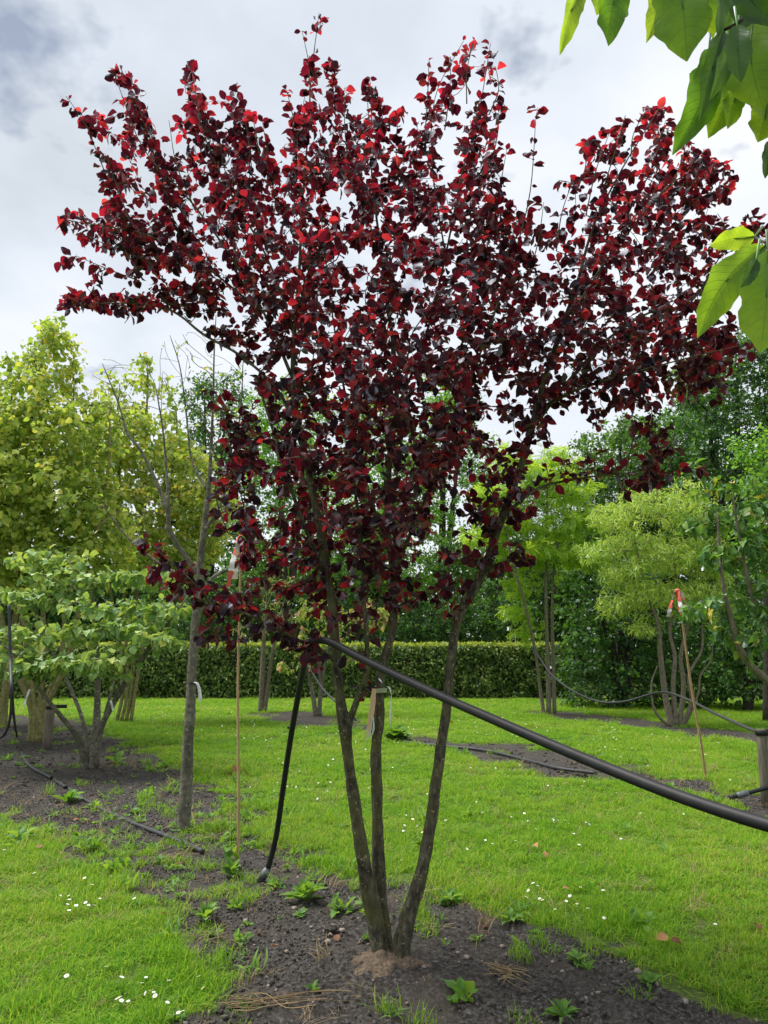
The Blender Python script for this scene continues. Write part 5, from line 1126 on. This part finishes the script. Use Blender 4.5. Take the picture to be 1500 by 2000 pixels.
# countable stones near the plum
stm = [clod(40, .7), clod(42, .8), clod(44, .65)]
for m_ in stm: m_.materials.append(M_stone)
st_px = [(608, 1812), (645, 1828), (652, 1808), (668, 1818), (640, 1842), (700, 1795), (575, 1775), (520, 1912), (1105, 1792), (895, 1862), (912, 1872), (1168, 1940), (1080, 1880), (1338, 1958), (980, 1850), (828, 1890), (1245, 1900), (480, 1800), (1010, 1905), (560, 1860)]
stones = []
for i, (u, v) in enumerate(st_px):
    g = GH(u, v); s_ = random.uniform(.009, .02)
    o = obj('stone', stm[i % 3], None, None, label='small pale brown stone lying on the dark soil near the plum', cat='stone', group='stones on the soil round the plum'); o.location = (g[0], g[1], g[2] + s_ * .3); o.scale = (s_ * 1.2, s_, s_); o.rotation_euler = (0, 0, random.random() * 6); stones.append((o, u, v))
tell_apart(stones, 'small pale stone')
g = GH(645, 1825); o = obj('soil_clod', clod(51, .9), M_soil, label='fist sized dark clod of soil left of the plum trunks', cat='clod'); o.location = (g[0], g[1], g[2] + .02); o.scale = (.045, .04, .035)
# daisies
def daisy():
    root = bpy.data.meshes.new('daisy'); V = []; T = []; mi = []
    for k in range(12):
        a = k * math.pi / 6; d = np.array([math.cos(a), math.sin(a), 0]); x = np.array([-d[1], d[0], 0]); b_ = len(V)
        V += [d * .25, d * .7 + x * .2 + [0, 0, .1], d * 1.0 + [0, 0, .12], d * .7 - x * .2 + [0, 0, .1]]; T += [(b_, b_ + 1, b_ + 2), (b_, b_ + 2, b_ + 3)]; mi += [0, 0]
    c0 = len(V); V.append([0, 0, .22])
    for k in range(8): V.append([.34 * math.cos(k * .785), .34 * math.sin(k * .785), .08])
    for k in range(8): T.append((c0, c0 + 1 + k, c0 + 1 + (k + 1) % 8)); mi.append(1)
    c0 = len(V)
    for z in (0, -5):
        for k in range(3): V.append([.07 * math.cos(k * 2.1), .07 * math.sin(k * 2.1), z])
    for k in range(3):
        a_, b_ = c0 + k, c0 + (k + 1) % 3; T += [(a_, b_, b_ + 3), (a_, b_ + 3, a_ + 3)]; mi += [2, 2]
    me = mesh_np('daisy', V, T, False)
    for m_ in (M_petal, M_yolk, M_weed): me.materials.append(m_)
    me.polygons.foreach_set('material_index', mi); return me
dm = daisy()
dpx = [(205, 1555), (8, 1660), (67, 1705), (12, 1692), (110, 1678), (152, 1671), (180, 1728), (165, 1715), (195, 1704), (135, 1757), (142, 1752), (132, 1766), (167, 1763), (173, 1768), (184, 1768), (135, 1778), (207, 1888), (130, 1906), (285, 1909), (277, 1920), (300, 1938), (245, 1940), (230, 1950), (330, 1915), (327, 1958), (340, 1982), (356, 1975), (348, 1978), (262, 1755), (195, 1755), (380, 1683), (408, 1668), (375, 1690),
       (620, 1560), (640, 1545), (665, 1593), (578, 1536), (560, 1540), (562, 1552), (545, 1482), (552, 1490), (780, 1590), (793, 1592), (801, 1595), (806, 1600), (815, 1611), (820, 1600), (790, 1612), (770, 1650), (803, 1652), (784, 1680), (870, 1602), (912, 1658), (1007, 1642), (1014, 1648), (1074, 1598), (1080, 1600), (1090, 1602), (1104, 1602), (1112, 1608), (1125, 1614), (1143, 1610), (1146, 1606), (1125, 1622), (1131, 1650), (1031, 1603), (1245, 1572), (1252, 1588), (1283, 1587), (1290, 1590), (1230, 1600), (1335, 1590), (930, 1640), (940, 1640), (948, 1641), (962, 1648), (1100, 1733), (1050, 1730), (1041, 1725), (1028, 1752), (1054, 1755), (1103, 1748), (1113, 1750), (1106, 1760), (1134, 1733), (1148, 1774), (1084, 1776), (1180, 1793), (1327, 1746), (1397, 1805), (1178, 1739), (1060, 1758), (980, 1730), (1335, 1618), (1080, 1538), (1105, 1529), (1137, 1535), (1040, 1525), (1190, 1590), (1410, 1590), (980, 1586), (950, 1600)]
rgd = np.random.default_rng(77)
clusters = [(800, 1610, 30), (1110, 1610, 40), (1090, 1750, 40), (560, 1545, 30), (160, 1765, 30), (300, 1940, 50), (1270, 1585, 40), (1060, 1530, 60), (620, 1500, 60), (900, 1560, 80), (700, 1520, 80), (600, 1450, 60), (1000, 1450, 120), (380, 1690, 40)]
while len(dpx) < 285:
    c_ = clusters[int(rgd.integers(len(clusters)))]; u = c_[0] + rgd.normal() * c_[2] * 1.2; v = c_[1] + rgd.normal() * c_[2] * .35
    if rgd.random() < .45: u, v = rgd.uniform(450, 1480), rgd.uniform(1385, 1530)
    if 0 < u < 1500 and 1380 < v < 1990: dpx.append((u, v))
for u, v in dpx:
    g = G(u, v); s, _ = soilness(np.array([g[0]]), np.array([g[1]]))
    if s[0] > .12: continue
    sc = .011 * rgd.uniform(.8, 1.2) * (1.15 if g[1] > 9 else 1); zt = hz_at(g[0], g[1]) + .055 + (.02 if g[1] > 10 else 0)
    wd = where(u, v); o = obj('daisy', dm, None, None, label='small white daisy in the grass %s %s' % (wd[2], wd[1]), cat='daisy', group='daisies in the lawn')
    gg = G(u, v, zt); o.location = gg.tolist(); o.scale = (sc,) * 3; o.rotation_euler = (rgd.normal(.25, .25), rgd.normal(0, .25), rgd.random() * 6)
n = 500; u = rgd.uniform(300, 1500, n); v = 1375 + 80 * rgd.random(n) ** 1.3; pts = np.array([G(a_, b_, .085) for a_, b_ in zip(u, v)]); s, _ = soilness(pts[:, 0], pts[:, 1]); pts = pts[s < -.2]
gn_scatter('far_daisies', pts, rgd.normal(0, .2, (len(pts), 3)), np.full((len(pts), 3), .014), np.zeros(len(pts)), [(dm, None)], 'tiny white daisies far back in the lawn')
# weeds with broad leaves
def rosette(name, label, u, v, n, ln, up, tm, m=M_weed, group='broad-leaved weeds', single=True, seed=0, cat='weed'):
    g = GH(u, v); root = thing(name, label, cat, group, g); rg = np.random.default_rng(seed + 900)
    a = rg.random(n) * 6.283; e = rg.uniform(up * .4, up * 1.2, n)
    D = np.stack([np.cos(a) * np.cos(e), np.sin(a) * np.cos(e), np.sin(e)], 1); N = np.stack([-np.cos(a) * np.sin(e), -np.sin(a) * np.sin(e), np.cos(e)], 1)
    single_leaves(np.tile(g + np.array([0, 0, .004]), (n, 1)) + D * .01, D, N, ln * rg.uniform(.6, 1.1, n), tm, m, root, rg); return root
rosette('dandelion_plant', 'jagged-leaved green rosette growing beside the foot of the riser pipe', 598, 1762, 34, .15, 1.1, T_j, seed=1)
rosette('dandelion_plant', 'small upright green weed in the soil left of the riser pipe', 400, 1800, 16, .1, 1.3, T_w, seed=2)
rosette('dock_plant', 'broad-leaved weed with a pale upright leaf beside the curving drip hose', 130, 1568, 8, .2, .9, T_w, seed=3)
rosette('dock_plant', 'broad green weed in the soil right of the shrub foot', 228, 1492, 9, .2, .8, T_w, seed=4)
rosette('dandelion_plant', 'green weed clump at the lawn edge right behind the plum trunks', 875, 1762, 24, .085, .8, T_w, seed=5)
rosette('dandelion_plant', 'small weed in the lawn edge right of the plum trunks', 1000, 1800, 18, .07, .8, T_w, seed=6)
rosette('dandelion_plant', 'sprawling grassy weed at the bottom edge below the plum', 1100, 1990, 24, .075, 1.0, T_nar + T_w, seed=7)
rosette('grass_clump', 'small green grass clump at the bottom edge left of the plum foot', 765, 1992, 14, .08, 1.2, T_nar, seed=8)
rosette('dandelion_plant', 'flat green weed between the two pipes and the plum trunks', 540, 1735, 9, .1, .5, T_w, seed=9)
rosette('dandelion_plant', 'low green weed at the right end of the soil', 1128, 1878, 18, .06, .8, T_w, seed=10)
rosette('dandelion_plant', 'low green weed near the lawn edge at the lower right', 1270, 1925, 16, .055, .8, T_w, seed=11)
rosette('dock_plant', 'green weed beside the foot of the upright bamboo stake', 450, 1712, 22, .11, 1.1, T_w, seed=12)
rosette('dock_plant', 'broad-leaved weed in the soil by the left bed edge', 40, 1640, 8, .14, .9, T_w, seed=13)
rosette('low_bush', 'low green bush on the bare strip behind the plum trunks', 775, 1448, 130, .28, 1.1, T_w, seed=14, cat='bush')
seedl = []
for i, (u, v) in enumerate([(30, 1475), (75, 1500), (260, 1520), (290, 1560), (330, 1570), (410, 1600), (430, 1650), (150, 1640), (250, 1690), (330, 1700), (490, 1660), (560, 1700), (650, 1700), (700, 1725), (470, 1750), (350, 1755), (290, 1790), (420, 1830), (480, 1870), (820, 1820), (870, 1850), (930, 1840), (1010, 1860), (1050, 1830), (860, 1800), (1150, 1900), (540, 1800), (610, 1940)]):
    seedl.append((rosette('weed_seedling', 'little green weed seedling growing in the dark soil', u, v, 11, .045 if v > 1650 else .07, 1.0, T_w if i % 2 else T_nar, seed=30 + i, group='weed seedlings on the soil', cat='weed'), u, v))
tell_apart(seedl, 'little green seedling')
# tall thin weed by the stake
g = GH(447, 1700); root = thing('tall_weed', 'tall thin weed with a dark stalk and paired leaves before the bamboo stake', 'weed', None, g)
w = MB(); top_ = P(452, 1585, g[1]) - g; w.tube(catmull([np.zeros(3), top_ * .5 + [.01, 0, 0], top_], 5), np.linspace(.003, .0012, 11), 5); obj('stalk', w.mesh('stalk'), B_twig, root)
n = 16; t_ = np.linspace(.15, .95, n)[:, None]; a = rg.random(n) * 6.28; D = np.stack([np.cos(a), np.sin(a), -.2 + 0 * a], 1); single_leaves(g + t_ * top_, D, np.tile([0, 0, 1.], (n, 1)), np.linspace(.1, .03, n), T_ov, M_weed, root, rg)
# dead leaves and straw bundles
T_dl = T_ov
dead = []
for i, (u, v, s_) in enumerate([(447, 1508, .15), (470, 1500, .16), (478, 1506, .12), (510, 1828, .05), (650, 1815, .05), (668, 1822, .06), (1050, 1655, .07), (1065, 1662, .06), (1030, 1672, .05), (1100, 1735, .05), (1305, 1828, .07), (1310, 1838, .06), (555, 1797, .05), (545, 1845, .05), (160, 1600, .08), (145, 1598, .08), (88, 1640, .07), (85, 1652, .06), (355, 1683, .06), (310, 1785, .05), (660, 1838, .05), (940, 1812, .05), (1180, 1735, .05), (1470, 1800, .06), (1220, 1765, .05), (880, 1412, .16), (820, 1880, .03)]):
    g = GH(u, v); rg2 = np.random.default_rng(i + 60); s2, _ = soilness(np.array([g[0]]), np.array([g[1]])); z = g[2] + (.055 if s2[0] < 0 else .008)
    v_, t2, u2 = T_dl[i % 5]
    if i < 5: pass
    me = mesh_np('dead_leaf', v_, t2, True, u2); o = obj('dead_leaf', me, M_dead, label='curled brown dead leaf lying on the ground', cat='leaf', group='dead leaves on the ground'); o.location = G(u, v, z).tolist(); o.scale = (s_,) * 3; o.rotation_euler = (rg2.normal(0, .5), rg2.normal(0, .5), rg2.random() * 6); dead.append((o, u, v))
tell_apart(dead, 'brown dead leaf')
for lab, u, v, L_, az, n, sd in [('bundle of dry brown stems lying on the soil at the bottom edge', 450, 1970, .5, .16, 15, 1), ('small bundle of pulled dry grass lying on the soil right of the plum', 970, 1905, .22, -.5, 14, 2)]:
    g = GH(u, v); root = thing('straw_bundle', lab, 'straw', None, g); rg2 = np.random.default_rng(sd)
    w = MB()
    for i in range(n):
        o0 = rg2.normal(0, .035, 3) * [1, 1, 0]; aa = az + rg2.normal(0, .16); ll = L_ * rg2.uniform(.25, 1.1); d = np.array([math.cos(aa), math.sin(aa), 0])
        pts = [o0 + d * ll * q + np.array([0, 0, .015 + .02 * rg2.random()]) + rg2.normal(0, .022, 3) * [1, 1, .3] for q in (0, .3, .6, 1)]
        w.tube(catmull(pts, 4), np.full(13, .0016 * rg2.uniform(.5, 1.6)), 4)
    obj('stems', w.mesh('stems'), M_dry, root, kind='stuff')
tris = 0
for o in scene.objects:
    if o.type == 'MESH': tris += sum(1 for _ in ()) + len(o.data.loops) - 2 * len(o.data.polygons)
print('done', len(scene.objects), 'objects', tris, 'triangles')
